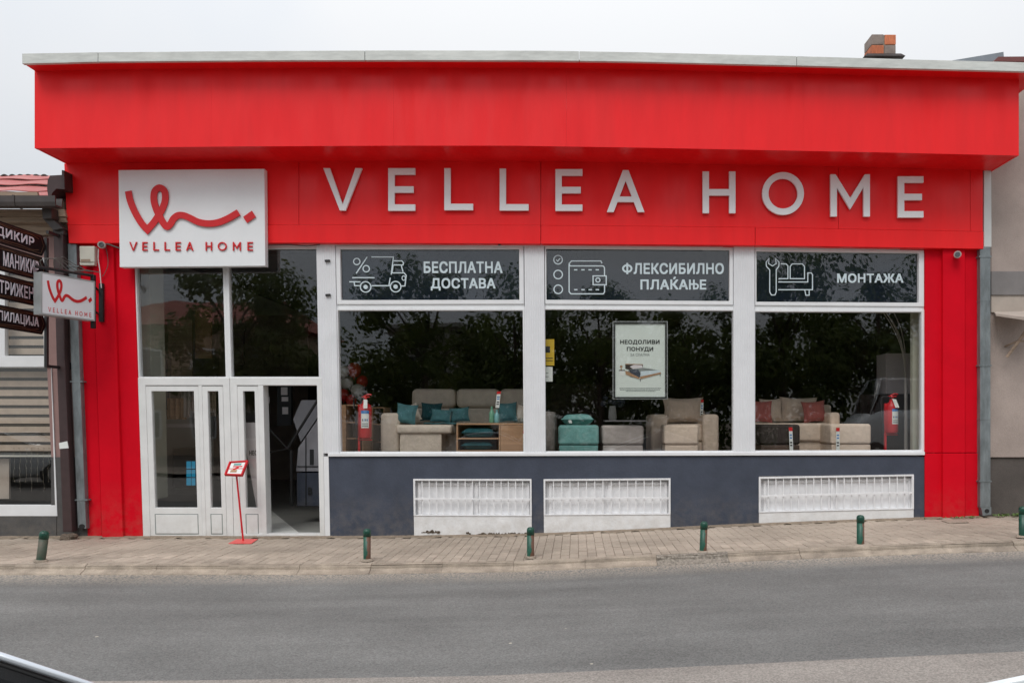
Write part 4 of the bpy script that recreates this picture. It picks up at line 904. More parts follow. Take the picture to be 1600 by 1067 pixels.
lp('pillar', [(80, 296), (99, 296), (101, 327), (80, 327)], -.05, .3, WOODT)
f = lp('window', [(-60, 400), (-60.01, 400), (-60, 400.01)], 0, .01, WHT) if False else None
w1 = obj('window', pxring([(-420, 403), (71, 403), (72.5, 573), (-420, 573)], [(-412, 411), (66.5, 411), (68.5, 556), (-412, 556)], -.02, .08, False), WHT, LN, bevel=.004)
obj('mullion', upoly([(-4, 411), (7.5, 411), (7.5, 556), (-4, 556)], -.018, .06), WHT, w1, bevel=.004)
obj('pane', upoly([(-412, 410), (68, 410), (69, 557), (-412, 557)], .03, .036), GLASS, w1)
w2 = obj('shop_window', pxring([(-420, 573.5), (80, 573.5), (89.5, 806), (-420, 806)], [(-416, 574), (79.5, 574), (86, 789), (-416, 789)], -.02, .08, False), WHT, LN, bevel=.004)
obj('pane', upoly([(-416, 573.8), (80, 573.8), (87, 790), (-416, 790)], .03, .036), GLASS, w2)
for (n0, y0, y1, xr, pa) in ((0, 415, 556, 70, 'upper'), (1, 580, 711, 82, 'lower')):
    bl = thing('window_blind', 'brown zebra blind in the %s window of the left house' % pa, 'blind', U(0, y1, .16))
    obj('sheer', upoly([(-410, y0-6), (xr, y0-6), (xr+3, y1), (-410, y1)], .175, .18), BLIND2, bl)
    y = y0; k = 0
    while y < y1-6:
        obj('blind_band', upoly([(-410, y), (xr+.5, y+.5), (xr+.5, y+10), (-410, y+9.5)], .16, .166), BLIND, bl); y += 14.3; k += 1
    obj('bottom_bar', upoly([(-410, y1), (xr+2, y1), (xr+2, y1+2.5), (-410, y1+2.5)], .155, .175), PLAST, bl)
tag(obj('leaning_board', upoly([(-60, 716), (14, 716), (14, 779), (-60, 779)], .25, .28), STUCL), 'cream board standing inside the left shop window', 'board')
fc = thing('fairy_light_curtain', 'curtain of thin fairy light strands hanging in the left shop window', 'fairy lights', U(50, 785, .14))
for i, x in enumerate((22, 31, 41, 49, 59, 68, 76)):
    mb = MB(); pts = [U(x+random.uniform(-1.3, 1.3), 700+j*5.2, .14) for j in range(11+(i*3) % 6)]; mb.tube(pts, .0018, 4)
    for q in pts[::2]: mb.ball(q, .006, .006, .009, 6)
    obj('strand', mb, FAIRY, fc)
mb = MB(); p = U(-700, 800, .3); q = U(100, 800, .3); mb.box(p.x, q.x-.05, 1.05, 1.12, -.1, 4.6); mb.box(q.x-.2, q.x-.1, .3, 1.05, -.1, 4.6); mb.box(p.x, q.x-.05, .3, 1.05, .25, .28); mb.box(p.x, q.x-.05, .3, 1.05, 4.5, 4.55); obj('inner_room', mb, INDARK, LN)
mb = MB(); g0 = U(92, 318, -.42); p = U(-700, 318, -.42)
prof = [(-.08, .09), (-.08, .0), (-.065, -.055), (.07, -.055), (.085, .085), (.07, .085), (.055, -.035), (-.055, -.035), (-.062, .075)]
mb.prism([Vector((p.x, -.42+a, g0.z+b+.0)) for a, b in prof], (g0.x-p.x, 0, 0)); obj('gutter', mb, BRN, LN)
for x in (26, -60): c = U(x, 318, -.42); mb = MB(); mb.prism([Vector((c.x, -.42+a*1.12, g0.z+b*1.08)) for a, b in prof], (.03, 0, 0)); obj('gutter_bracket', mb, BRN, LN)
# roof: corrugated sheets in slightly lapped strips
rz0, rz1 = U(0, 309, -.34).z, U(0, 279, 1.0).z; xr0, xr1 = U(73, 300, -.34).x, U(-700, 300, 0).x
for k in range(4):
    a, b = k/4, (k+1)/4+.03; mb = MB(); n = 60
    for i in range(n+1):
        x = xr0+(xr1-xr0)*i/n
        for t, dz in ((a, .016), (b, .0)): mb.v.append(Vector((x, -.34+t*1.34, rz0+(rz1-rz0)*t+dz+.010*math.sin(i*1.1+k)+.012*(k))))
    for i in range(n): mb.f.append((i*2, i*2+2, i*2+3, i*2+1)); mb.m.append(0)
    o = obj('roof_sheet', mb, ROOFR, LN); so = o.modifiers.new('s', 'SOLIDIFY'); so.thickness = .012
lp('eaves_board', [(-700, 298), (58, 300), (60, 311), (-700, 311)], -.345, -.31, WOODT)
for i in range(22):
    c = U(72-i*12.4, 279, 1.0); mb = MB(); n = 8; r = .066
    o_ = [Vector((c.x+r*math.cos(math.pi*k/n), .95, c.z-.01+r*math.sin(math.pi*k/n))) for k in range(n+1)]; i_ = [Vector((c.x+(r-.02)*math.cos(math.pi*k/n), .95, c.z-.01+(r-.02)*math.sin(math.pi*k/n))) for k in range(n, -1, -1)]
    mb.prism(o_+i_, (0, .5, -.02)); obj('roof_tile', mb, TILE, LN)
fl = [(78, 274.5), (96.5, 273.5), (96.5, 266), (100, 266.5), (101, 296), (88, 295), (82, 301), (80, 306), (75, 306), (73.5, 295), (74.5, 282)]
lp('flashing', fl, -.30, .9, BRP)
# ============================================================ RIGHT NEIGHBOUR
RN = thing('neighbour_building', 'pinkish grey rendered building with grey cornice at the right edge', 'building', U(1640, 808, .05))
def rp(nm, pts, y0, y1, m, par=RN, **k): return obj(nm, upoly(pts, y0, y1), m, par, **k)
rp('wall', rect(1549, 112, 2300, 424), .02, .35, STUC); rp('cornice', rect(1549, 424, 2300, 461), -.02, .35, STUCB, bevel=.005)
rp('wall', rect(1549, 461, 2300, 488), .0, .35, STUCL); rp('wall', rect(1532, 488, 2300, 714), .03, .35, STUC)
rp('wall', rect(1532, 386, 1549.2, 488), .03, .35, STUC)
rp('base_wall', rect(1532, 714.5, 2300, 850), .06, .35, STUCD)
mb = MB(); a = U(1549, 112, .35); b = U(2300, 850, .35); mb.box(a.x+.02, b.x, .35, 9, .0, 6.9); obj('rear_block', mb, STUC, RN)
cv = thing('door_canopy', 'thin pale slab canopy seen from below at the right edge', 'canopy', U(1600, 500, -.3))
mb = MB(); a = U(1553, 490.5, .0); b = U(1620, 489, .0); c = U(1556, 493.5, -.25); d = U(1620, 503, -.55)
mb.add([a, b, d, c, a+Vector((0, 0, .03)), b+Vector((.0, 0, .03)), d+Vector((0, 0, .05)), c+Vector((0, 0, .03))], [(0, 1, 2, 3), (7, 6, 5, 4), (0, 4, 5, 1), (1, 5, 6, 2), (2, 6, 7, 3), (3, 7, 4, 0)]); obj('slab', mb, STUCL, cv)
mb = MB(); mb.tube([U(1573, 558, -.10), U(1588, 538, -.16), U(1612, 505, -.25)], .022, 8); mb.tube([U(1570, 541, .02), U(1590, 533, -.14), U(1612, 533, -.1)], .014, 6); obj('stay', mb, WOODT, cv)
rp('sheet_roof', [(1484, 95.5), (1568, 81.5), (1569, 96)], 1.0, 5, SLATE); rp('tile_roof', [(1553, 96), (1560, 89), (1700, 88), (1700, 98)], .6, 6, REDB)
# weeds at the right foot of the wall
mb = MB()
def weeds(x0, x1, y, n, hgt):
    for _ in range(n):
        x = random.uniform(x0, x1); yy = y+random.uniform(-.06, .04); z = gz(x); a = random.uniform(0, 6.28); h = random.uniform(.3, 1)*hgt; w = h*.25
        dx, dy = math.cos(a)*h*.7, math.sin(a)*h*.7
        mb.add([(x-w*.3, yy, z), (x+dx*.5-w*math.sin(a), yy+dy*.5+w*math.cos(a), z+h*.6), (x+dx, yy+dy, z+h*.7), (x+dx*.5+w*math.sin(a), yy+dy*.5-w*math.cos(a), z+h*.5)], [(0, 1, 2, 3)])
xa = U(1480, 808, 0).x
weeds(xa, xa+.35, -.16, 40, .05); weeds(U(1548, 808, 0).x, U(1640, 808, 0).x, -.08, 160, .07); weeds(U(1430, 808, 0).x, xa, -.12, 12, .04)
o = tag(obj('weeds', mb, WEED), 'small green weeds growing along the foot of the right wall', 'weeds'); o['kind'] = 'stuff'
# inspection cover in the pavement by the right pilaster
mb = MB(); pts = [U(1470, 820.5, -.35), U(1503, 818, -.3), U(1514, 823, -.62), U(1483, 826, -.66)]
for p in pts: p.z = gz(p.x)+.006
mb.prism(pts, (0, 0, .006)); o = obj('inspection_cover', mb, KERB); tag(o, 'small square concrete inspection cover set in the pavement by the right pilaster', 'manhole cover')
# ============================================================ INTERIOR
FZ = 1.2
xe = P(505, 600, .1).x
IN = B
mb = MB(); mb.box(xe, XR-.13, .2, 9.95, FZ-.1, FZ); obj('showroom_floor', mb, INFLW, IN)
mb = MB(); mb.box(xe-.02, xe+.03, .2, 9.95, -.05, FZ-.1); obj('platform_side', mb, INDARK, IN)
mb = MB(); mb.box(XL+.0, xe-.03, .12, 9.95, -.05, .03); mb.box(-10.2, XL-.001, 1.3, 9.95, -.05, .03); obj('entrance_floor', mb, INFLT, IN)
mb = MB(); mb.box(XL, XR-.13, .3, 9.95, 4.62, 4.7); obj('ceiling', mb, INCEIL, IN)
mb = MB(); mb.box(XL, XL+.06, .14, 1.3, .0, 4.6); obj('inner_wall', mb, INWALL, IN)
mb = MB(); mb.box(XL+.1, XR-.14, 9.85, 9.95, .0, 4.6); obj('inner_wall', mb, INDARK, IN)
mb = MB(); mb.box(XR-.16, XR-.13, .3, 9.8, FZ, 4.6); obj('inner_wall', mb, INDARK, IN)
obj('inner_column', upoly([(1426, 470), (1460, 470), (1460, 712), (1426, 712)], .25, .33), INCREAM, IN)
obj('inner_column', upoly([(219, 380), (232, 380), (240, 780), (226, 780)], .5, .9), INCREAM, IN)
def fly(y): return CY+(H-FZ)*F/(D+y)
def ib(nm, x0, y0, x1, y1, ya, yb, m, par, bevel=.03, seg=3):
    return obj(nm, upoly(rect(x0, y0, x1, min(y1, fly(ya)) if y1 > 699 else y1), ya, yb), m, par, bevel=bevel, seg=seg)
def pillow(px, py, w, h, y, th, rot, m, label, tilt=-.2, group=None, name='cushion', flat=False):
    s = (D+y)/F; c = U(px, py, y); n = 12; mb = MB(); W_, H_ = w*s/2, h*s/2
    for side in (-1, 1):
        for j in range(n+1):
            for i in range(n+1):
                u = -1+2*i/n; v = -1+2*j/n
                X = u*W_*(1-.13*(1-v*v)*abs(u)); Z = v*H_*(1-.13*(1-u*u)*abs(v)); t = th/2*((1-u**4)*(1-v**4))**.5*(1+.05*math.sin(5*u+3*v))
                mb.v.append(Vector((X, side*t, Z)))
    q = (n+1)**2
    for sd in (0, 1):
        for j in range(n):
            for i in range(n): a = sd*q+j*(n+1)+i; mb.f.append((a, a+1, a+n+2, a+n+1)); mb.m.append(0)
    R = Matrix.Rotation(tilt, 3, 'X') @ Matrix.Rotation(rot, 3, 'Y')
    if flat: mb.v = [c+Vector((v.x, v.z/H_*th/2, v.y/(th/2)*H_)) for v in mb.v]
    else: mb.v = [c+R@v for v in mb.v]
    o = obj(name, mb, m, smooth=True); bmw = o.modifiers.new('w', 'WELD'); bmw.merge_threshold = .002
    return tag(o, label, 'cushion', group)
# --- window 1
sf = thing('sofa', 'long beige chaise sofa with tall back cushions behind the left display pane', 'sofa', U(730, 706, 1.2))
ib('armrest', 593.5, 645, 624, 720, .85, 1.9, BEI, sf, .06)
ib('base', 624.5, 676, 690, 720, .72, 1.8, BEI, sf, .015); ib('seat_cushion', 618, 663.5, 706, 678, .68, 1.9, BEI, sf, .05)
ib('base', 690.5, 678, 850, 720, 1.15, 1.9, BEI, sf, .02); ib('seat_cushion', 706.5, 662, 850, 679, 1.1, 1.9, BEI, sf, .05)
for a, b in ((642, 711), (712, 779.5), (780.5, 848)):
    ib('back_cushion', a, 607, b, 637, 1.75, 2.15, BEI, sf, .09); ib('lower_back_cushion', a, 637.5, b, 663, 1.7, 2.1, BEI, sf, .05)
ib('armrest', 848, 643, 868, 720, .9, 2.0, GREYB, sf, .05)
pillow(635, 646.5, 34, 33, .95, .16, .12, TEAL, 'teal cushion leaning on the left armrest of the long beige sofa')
pillow(645, 645, 22, 30, 1.25, .14, -.35, BEI, 'small beige cushion tucked behind the leftmost teal cushion')
pillow(674, 643.5, 34, 30, 1.45, .14, .03, TEALD, 'dark teal cushion in front of the leftmost tall back cushion')
pillow(689, 649.5, 33, 22, 1.15, .13, .08, TEAL, 'teal cushion with a small white tag overlapping the dark teal one')
pillow(718, 648, 32, 24, 1.25, .13, -.10, TEAL, 'teal cushion tilted left at the middle of the long sofa')
pillow(793, 644, 31, 32, 1.25, .14, -.06, TEAL, 'teal cushion behind the two slim bottles')
pillow(818, 646, 26, 30, 1.3, .14, .05, BEI, 'beige cushion at the right end of the left display pane')
mb = MB(); n = 24
for i in range(n+1):
    for j in range(5): p = U(662+(845-662)*i/n, 661.3, .92+.16*j); p.z += .008*math.sin(i*1.9+j*1.3)+.006; mb.v.append(p)
for i in range(n):
    for j in range(4): a = i*5+j; mb.f.append((a, a+1, a+6, a+5)); mb.m.append(0)
o = obj('throw_blanket', mb, TEAL); so = o.modifiers.new('s', 'SOLIDIFY'); so.thickness = .012; tag(o, 'crumpled teal throw spread over the seat of the long sofa', 'blanket')
tb = thing('low_cabinet', 'low oak cabinet with open shelves and one plain door in the left display', 'cabinet', U(770, 708, .3))
ib('top_board', 713, 661, 838, 663.6, .25, .70, OAK, tb, .002, 1)
for x in (713, 779.5): ib('side_board', x, 663.8, x+2.3, 720, .25, .70, OAK, tb, .002, 1)
ib('shelf', 715.5, 684, 779.3, 686.2, .26, .68, OAK, tb, .002, 1); ib('bottom_board', 715.5, 703.5, 779.3, 706.5, .26, .68, OAK, tb, .002, 1); ib('door', 782.2, 664, 838, 720, .252, .69, OAK, tb, .002, 1)
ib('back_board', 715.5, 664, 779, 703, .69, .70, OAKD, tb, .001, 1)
pillow(749, 675.5, 52, 15, .42, .34, 0, TEALD, 'dark teal cushion lying in the upper shelf of the low oak cabinet', 0, flat=True)
pillow(747, 695.5, 50, 12, .44, .32, 0, TEALD, 'dark teal cushion lying in the bottom shelf of the low oak cabinet', 0, flat=True)
def bottle(px, w, yt, yb_, y, m, lab):
    s = (D+y)/F; c = U(px, yb_, y); h = (yb_-yt)*s; r = w*s/2; mb = MB()
    mb.lathe(c, [(r*.8, 0), (r, .02), (r, h*.55), (r*.8, h*.68), (r*.42, h*.78), (r*.38, h*.95), (r*.5, h), (r*.2, h)], 16); return tag(obj('bottle', mb, m, smooth=True, base=c), lab, 'bottle')
bottle(768.5, 8.5, 635, 661, .45, GRNB, 'green ceramic bottle on the low oak cabinet'); bottle(776.6, 8.5, 640, 661, .42, TEALB, 'pale blue ceramic bottle beside the green one on the oak cabinet')
def price(cx0, y0, cx1, y1, y, lab, sk=0):
    t = thing('price_tag', lab, 'price tag', U((cx0+cx1)/2, y1, y)); h = y1-y0
    obj('card', upoly([(cx0+sk, y0), (cx1+sk, y0), (cx1, y1), (cx0, y1)], y, y+.004), PAPER, t)
    obj('header', upoly([(cx0+sk, y0), (cx1+sk, y0), (cx1+sk*.85, y0+h*.16), (cx0+sk*.85, y0+h*.16)], y-.002, y-.0005), REDS, t)
    for k in (.3, .42, .62, .74): obj('print', upoly([(cx0+1+sk*(1-k), y0+h*k), (cx1-1+sk*(1-k), y0+h*k), (cx1-1+sk*(1-k), y0+h*(k+.06)), (cx0+1+sk*(1-k), y0+h*(k+.06))], y-.0015, y-.0005), INK if k > .5 else BLUE, t)
price(774, 611.5, 780, 637, .40, 'tall red topped price tag standing above the two bottles', 2.5)
price(817.3, 672, 822, 706, .235, 'red topped price tag on the oak cabinet door beside the column')
bk = thing('bookcase', 'oak open bookcase at the left edge of the left display', 'bookcase', U(545, 706, .7))
for x in (531.5, 565.5): ib('side_board', x, 632, x+(9 if x < 540 else 2), 720, .7, 1.2, OAK, bk, .002, 1)
for y in (632, 659, 684): ib('shelf', 540.8, y, 565.3, y+2, .72, 1.2, OAK, bk, .002, 1)
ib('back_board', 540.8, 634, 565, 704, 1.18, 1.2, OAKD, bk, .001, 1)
ib('storage_box', 551, 660, 562, 683, .8, 1.1, DKWOOD, None, .004, 1); tag(bpy.data.objects['storage_box'], 'dark box on the middle shelf of the oak bookcase', 'box')
s2 = thing('side_shelf', 'small oak shelf unit between the extinguisher and the beige sofa', 'shelf', U(585, 706, 1.6))
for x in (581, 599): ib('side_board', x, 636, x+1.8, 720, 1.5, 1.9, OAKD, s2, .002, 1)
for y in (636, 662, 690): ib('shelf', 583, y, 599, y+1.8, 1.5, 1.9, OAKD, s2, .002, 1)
for k, (x, y, rx, ry, m_, lab) in enumerate(((536, 580, 9, 10, BALW, 'pale grey balloon highest at the left window edge'), (553, 578, 11.5, 12, BALR, 'large dark red balloon at the top of the cluster'), (542, 598, 10, 10.5, BALW, 'pale grey balloon in the middle of the red cluster'), (559, 610, 10.5, 10.5, BALW, 'pale grey balloon right above the extinguisher'), (537, 617, 9, 10, BALR, 'red balloon low beside the window edge'), (566, 596, 9, 10, BALR, 'dark red balloon at the right side of the cluster'), (549, 625, 9, 9, BALR, 'red balloon just above the oak bookcase'))):
    yy = 2.9+.12*(k % 3); s = (D+yy)/F; mb = MB(); c = U(x, y, yy); mb.ball(c, rx*s, rx*s, ry*s, 18); b_ = thing('balloon', lab, 'balloon', c); obj('skin', mb, m_, b_, smooth=True)
    mb = MB(); mb.lathe(c+Vector((0, 0, -ry*s-.03)), [(.018, 0), (.006, .02), (.012, .035)], 8); obj('knot', mb, m_, b_)
def extinguisher(cx, w, yt, yb_, y, lab):
    s = (D+y)/F; c = U(cx, yb_, y); h = (yb_-yt)*s; r = w*s/2; t = thing('fire_extinguisher', lab, 'fire extinguisher', Vector((c.x, c.y, FZ)))
    mb = MB(); mb.lathe(c, [(r*.8, 0), (r, .03), (r, h*.80), (r*.85, h*.88), (r*.4, h*.94), (r*.36, h)], 24); obj('body', mb, REDM, t, smooth=True, base=c)
    top = c+Vector((0, 0, h)); mb = MB(); mb.lathe(top, [(.028, 0), (.03, .05), (.02, .07)], 12); mb.box(top.x-.05, top.x+.07, c.y-.02, c.y+.02, top.z+.05, top.z+.068); obj('valve', mb, REDM, t)
    mb = MB(); mb.tube([top+Vector((-.02, 0, .07)), top+Vector((.05, 0, .10)), top+Vector((.10, 0, .09))], .012, 8); obj('handle', mb, REDM, t)
    mb = MB(); mb.tube(smoothp([top+Vector((0, -.02, .03)), top+Vector((-r-.06, -.02, .04)), top+Vector((-r-.05, 0, -.2)), c+Vector((-r-.03, 0, .12)), c+Vector((-r-.03, 0, 0))], 6), .012, 8); obj('hose', mb, RUB, t)
    def wrap(a0, a1, z0, z1, m_, nm, rr):
        mb = MB(); n = 8
        for i in range(n+1):
            a = math.radians(a0+(a1-a0)*i/n)
            for z in (z0, z1): mb.v.append(c+Vector((rr*math.cos(a), rr*math.sin(a), z)))
        for i in range(n): mb.f.append((i*2, i*2+1, i*2+3, i*2+2)); mb.m.append(0)
        obj(nm, mb, m_, t, smooth=True)
    wrap(-108, -42, h*.28, h*.74, PAPER, 'label', r+.003); wrap(-108, -42, h*.66, h*.74, BLUE, 'label_header', r+.005)
    for k in range(4): wrap(-98+k*13, -91+k*13, h*.46, h*.52, BLUE if k % 2 else INK, 'label_print', r+.005)
    wrap(-102, -50, h*.32, h*.35, INKG, 'label_print', r+.005); wrap(-102, -50, h*.38, h*.405, INKG, 'label_print', r+.005)
    mb = MB(); mb.prism([top+Vector((-.01, -.045, .02)), top+Vector((.05, -.05, .01)), top+Vector((.07, -r-.02, -.12)), top+Vector((.01, -r-.02, -.12))], (0, -.003, 0)); obj('paper_tag', mb, PAPER, t)
    mb = MB(); mb.box(c.x-r-.01, c.x-r+.02, c.y+.0, c.y+.03, FZ, c.z+h*.9); mb.box(c.x-.1, c.x+.1, c.y-.1, c.y+.12, FZ, FZ+.015); mb.box(c.x-r, c.x+r, c.y+.0, c.y+.03, c.z-.03, c.z-.01); obj('stand', mb, REDM, t)
extinguisher(570.5, 20.5, 626, 685, .42, 'red fire extinguisher on a stand in the left display beside the bookcase')
extinguisher(1393, 19.5, 625, 677, .55, 'red fire extinguisher on a stand in the right display beside the arc lamp')
# --- window 2
def pouf(x0, y0, x1, ya, yb, m, lab, m2=None, split_=.67):
    t = thing('pouf', lab, 'pouf', U((x0+x1)/2, fly(ya), ya)); ym = y0+(fly(ya)-y0)*split_
    ib('seat_cushion', x0, y0, x1, ym, ya, yb, m, t, .045); ib('base', x0+1.5, ym+.4, x1-1.5, 720, ya+.02, yb, m2 or m, t, .012); 
    ib('seam', (x0+x1)/2-.25, y0+2, (x0+x1)/2+.25, ym-2, ya-.002, ya+.01, m, t, .0, 1)
    return t
pouf(872, 664, 936, .35, 1.0, TEALL, 'light teal velvet pouf with a cushion lying on it'); pouf(940.5, 664.5, 1006, .45, 1.1, GREYB, 'taupe pouf beside the teal one under the poster')
pillow(902.5, 655.5, 52, 17, .65, .40, 0, TEALL, 'teal cushion lying flat on the light teal pouf', 0, flat=True)
o = obj('cushion_label', upoly([(888, 656.5), (892.5, 656), (894, 661), (889.5, 661)], .435, .44), PAPER); tag(o, 'tiny white sewn label on the flat teal cushion', 'label')
ac = thing('armchair', 'beige armchair with a big square back cushion behind the middle display pane', 'armchair', U(1070, 706, 1.2))
ib('armrest', 1017, 647, 1044, 720, 1.0, 1.9, BEIW, ac, .06); ib('armrest', 1098, 647, 1124, 720, 1.0, 1.9, BEIW, ac, .06)
ib('seat_cushion', 1044.3, 662, 1097.7, 690, 1.1, 1.85, BEIW, ac, .04); ib('base', 1044.3, 690.5, 1097.7, 720, 1.12, 1.85, BEIW, ac, .01); ib('back', 1040, 640, 1102, 706, 1.86, 2.1, BEIW, ac, .05)
pillow(1067, 641, 65, 42, 1.55, .24, .0, BEIW, 'large warm beige back cushion standing in the armchair', -.15)
pouf(1037.5, 663.5, 1092, .4, .95, BEIW, 'warm beige pouf in front of the armchair')
price(1093.5, 624, 1098, 654, 1.3, 'red topped price tag hanging on the armchair back cushion', 1.5)
ib('display_table', 945, 656.5, 1020, 658.5, 1.6, 2.4, CABW, None, .002, 1); tag(bpy.data.objects['display_table'], 'thin pale table top behind the taupe pouf', 'table')
def paper(nm, x0, y0, x1, y1, y, m, lab, cat, lines=()):
    t = thing(nm, lab, cat, U((x0+x1)/2, y1, y)); obj('sheet', upoly(rect(x0, y0, x1, y1), y, y+.003), m, t)
    for (a, b, c, d, m_) in lines: obj('print', upoly(rect(a, b, c, d), y-.002, y-.0005), m_, t)
    return t
paper('wall_notice', 843, 530, 866, 571, .10, YEL, 'yellow notice taped inside the left edge of the middle pane', 'notice', [(851, 541, 859.5, 551, INK), (852, 559, 864, 560.2, INK), (852, 563, 864, 564, INK)])
paper('wall_notice', 843, 573, 863.5, 596, .10, PAPER, 'white sheet taped below the yellow notice', 'notice', [(852, 582, 857, 583, INKG), (852, 588, 857, 589, INKG)])
fp = thing('framed_poster', 'framed pale poster of a bed with Cyrillic sale text hung inside the middle pane', 'poster', U(1000, 623, .10))
obj('frame', pxring(rect(958.5, 503, 1042, 622.5), rect(961.3, 506, 1039.3, 620), .085, .11, False), INK, fp)
obj('outer_rim', pxring(rect(957.3, 501.8, 1043.2, 623.7), rect(958.5, 503, 1042, 622.5), .09, .11, False), LBS, fp)
obj('sheet', upoly(rect(961, 505.5, 1039.5, 620.5), .10, .104), POST, fp)
mpp = plane_map(.10, False)
for s_, bx, bd, m_ in (('НЕОДОЛИВИ', (969, 531, 1030.5, 538.7), .025, INK), ('ПОНУДИ', (979.5, 542, 1020.5, 549.6), .025, INK), ('ЗА СПАЛНА', (985, 552, 1015, 556.3), .0, INKG)):
    obj('lettering', text_mb(s_, bx, mpp, .001, .003, bd), m_, fp)
random.seed(3)
mb = MB()
for y, x0, x1 in ((606.5, 968, 1033), (608.8, 968.5, 1031), (611, 978, 1024)):
    x = x0
    while x < x1: w = random.uniform(1.5, 4); mb.prism([mpp(a, b, .002) for a, b in rect(x, y-.55, min(x+w, x1), y+.55)], (0, .001, 0)); x += w+.8
obj('small_print', mb, INKG, fp)['kind'] = 'stuff'
for nm, pts, m_, w in (('headboard', [(977, 568.5), (1004.5, 569.2), (1004.5, 574), (983, 578), (977, 576)], DKWOOD, .002), ('headboard_inlay', [(977, 568.2), (1004.5, 569), (1004.5, 570), (977, 569.4)], OAK, .003), ('pillow', [(984, 573), (990, 570), (1003, 570.5), (1004.5, 575.5), (990, 577)], CABW, .004), ('quilt', [(984, 577), (1004, 574.5), (1030, 578.5), (1032, 582), (1001, 587.5), (998, 591), (984, 588), (979.5, 581)], INKG, .005), ('bedspread', [(1001, 580), (1030, 578), (1032.5, 582), (1000.5, 588)], VINW, .006), ('blanket', [(983, 577.5), (997, 577), (1001, 584), (998.5, 591.5), (985, 588.5)], PLI, .007), ('side_rail', [(1000, 588.5), (1032.5, 581.5), (1032.5, 584), (1000.5, 592.2)], OAK, .008), ('side_rail', [(977, 579), (980, 580), (999, 590), (999.5, 592.5), (977.5, 585)], OAK, .0075), ('bed_leg', [(1000, 592), (1001, 592), (1000.7, 596.5), (1000.2, 596.5)], INK, .004), ('bed_leg', [(1031, 584.5), (1032, 584.2), (1031.8, 588), (1031.2, 588)], INK, .004), ('night_stand', [(967.8, 579.5), (976, 579.5), (976, 586.5), (967.8, 586.5)], PAPER, .003), ('stand_top', [(967, 578), (976.6, 578), (976.6, 579.5), (967, 579.5)], INK, .0035), ('lamp', [(969, 571), (972.3, 571), (972.8, 574), (971, 574.4), (971.5, 578), (969.6, 578), (970.2, 574.4), (968.6, 574)], OAK, .003)):
    mb = MB(); mb.prism([mpp(a, b, w) for a, b in pts], (0, .0008, 0)); obj(nm, mb, m_, fp)
# --- window 3
s3 = thing('sofa', 'short beige sofa with rose cushions behind the right display pane', 'sofa', U(1240, 705, 1.2))
ib('base', 1165, 686, 1297, 720, 1.0, 1.8, BEIW, s3, .02); ib('seat_cushion', 1165, 661, 1297, 690, .95, 1.8, BEIW, s3, .05); ib('armrest', 1297, 644, 1313.5, 720, .98, 2.0, BEIW, s3, .05); ib('back', 1160, 632, 1300, 690, 1.85, 2.1, BEIW, s3, .05)
pillow(1205, 641, 36, 39, 1.62, .2, -.03, BEIW, 'beige back cushion behind the left rose cushion of the short sofa'); pillow(1248, 640, 60, 41, 1.68, .22, .02, BEIW, 'large beige back cushion at the middle of the short sofa')
pillow(1190, 643, 34, 36, 1.3, .15, .02, PINK, 'rose cushion at the left edge of the right display pane'); pillow(1272, 643, 38, 35, 1.35, .16, -.08, PINK, 'rose cushion beside the right arm of the short sofa')
pouf(1187, 663, 1251, .4, 1.0, CHARC, 'dark brown pouf with price tag in front of the short sofa', INFLW); pouf(1298, 662, 1362, .45, 1.1, BEIW, 'warm beige pouf to the right of the short sofa')
price(1234, 667.5, 1239.5, 704, .38, 'red topped price tag on the dark brown pouf', -1.5); price(1306.5, 668, 1312, 704, .43, 'red topped price tag on the warm beige pouf at the right')
al = thing('arc_lamp', 'steel arc floor lamp with several thin curved arms at the right display edge', 'floor lamp', U(1415, fly(.9), .9))
yA = .9; mb = MB(); mb.tube([U(1415.5, fly(yA), yA), U(1415.5, 595, yA)], .027, 12); mb.lathe(U(1415.5, fly(yA), yA), [(.16, 0), (.16, .03), (.03, .04)], 20); obj('pole', mb, CHROME, al, smooth=False)
for k, pts in enumerate(([(1415, 597), (1414, 570), (1410, 545), (1402, 520), (1392, 500), (1383, 488), (1360, 470), (1330, 462)], [(1416, 597), (1415, 570), (1413, 540), (1408, 515), (1402, 500), (1396, 488), (1380, 470), (1350, 458)], [(1414.5, 597), (1412.5, 565), (1407, 540), (1398, 518), (1388, 500), (1375, 484), (1350, 472)], [(1415.5, 597), (1413.5, 560), (1408, 532), (1400, 512), (1390, 496), (1378, 480)])):
    mb = MB(); mb.tube(smoothp([U(a, b, yA+.02*k) for a, b in pts], 5), .007, 6); obj('arm', mb, CHROME, al)
    e = U(*pts[-1], yA+.02*k); mb = MB(); mb.lathe(e+Vector((0, 0, -.09)), [(.10, 0), (.07, .06), (.02, .09)], 14); obj('lamp_shade', mb, CHROME, al)
ib('wall_cabinet', 1384.5, 552, 1424, 615, 1.6, 2.0, CABW, None, .004, 1); tag(bpy.data.objects['wall_cabinet'], 'pale grey wall cabinet deep inside behind the arc lamp', 'cabinet')
ib('dark_sideboard', 1345, 616, 1424, 720, 1.7, 2.2, DKWOOD, None, .004, 1); tag(bpy.data.objects['dark_sideboard'], 'dark wooden sideboard behind the right fire extinguisher', 'sideboard')
ib('tall_mirror', 1338, 533, 1356, 575, 3.2, 3.25, DKWOOD, None, .004, 1); tag(bpy.data.objects['tall_mirror'], 'dark framed panel hanging deep inside the right display', 'picture')
ib('display_shelf', 860, 600, 940, 720, 4.5, 4.9, DKWOOD, None, .004, 1); tag(bpy.data.objects['display_shelf'], 'dark shelf unit deep behind the teal pouf', 'shelf')
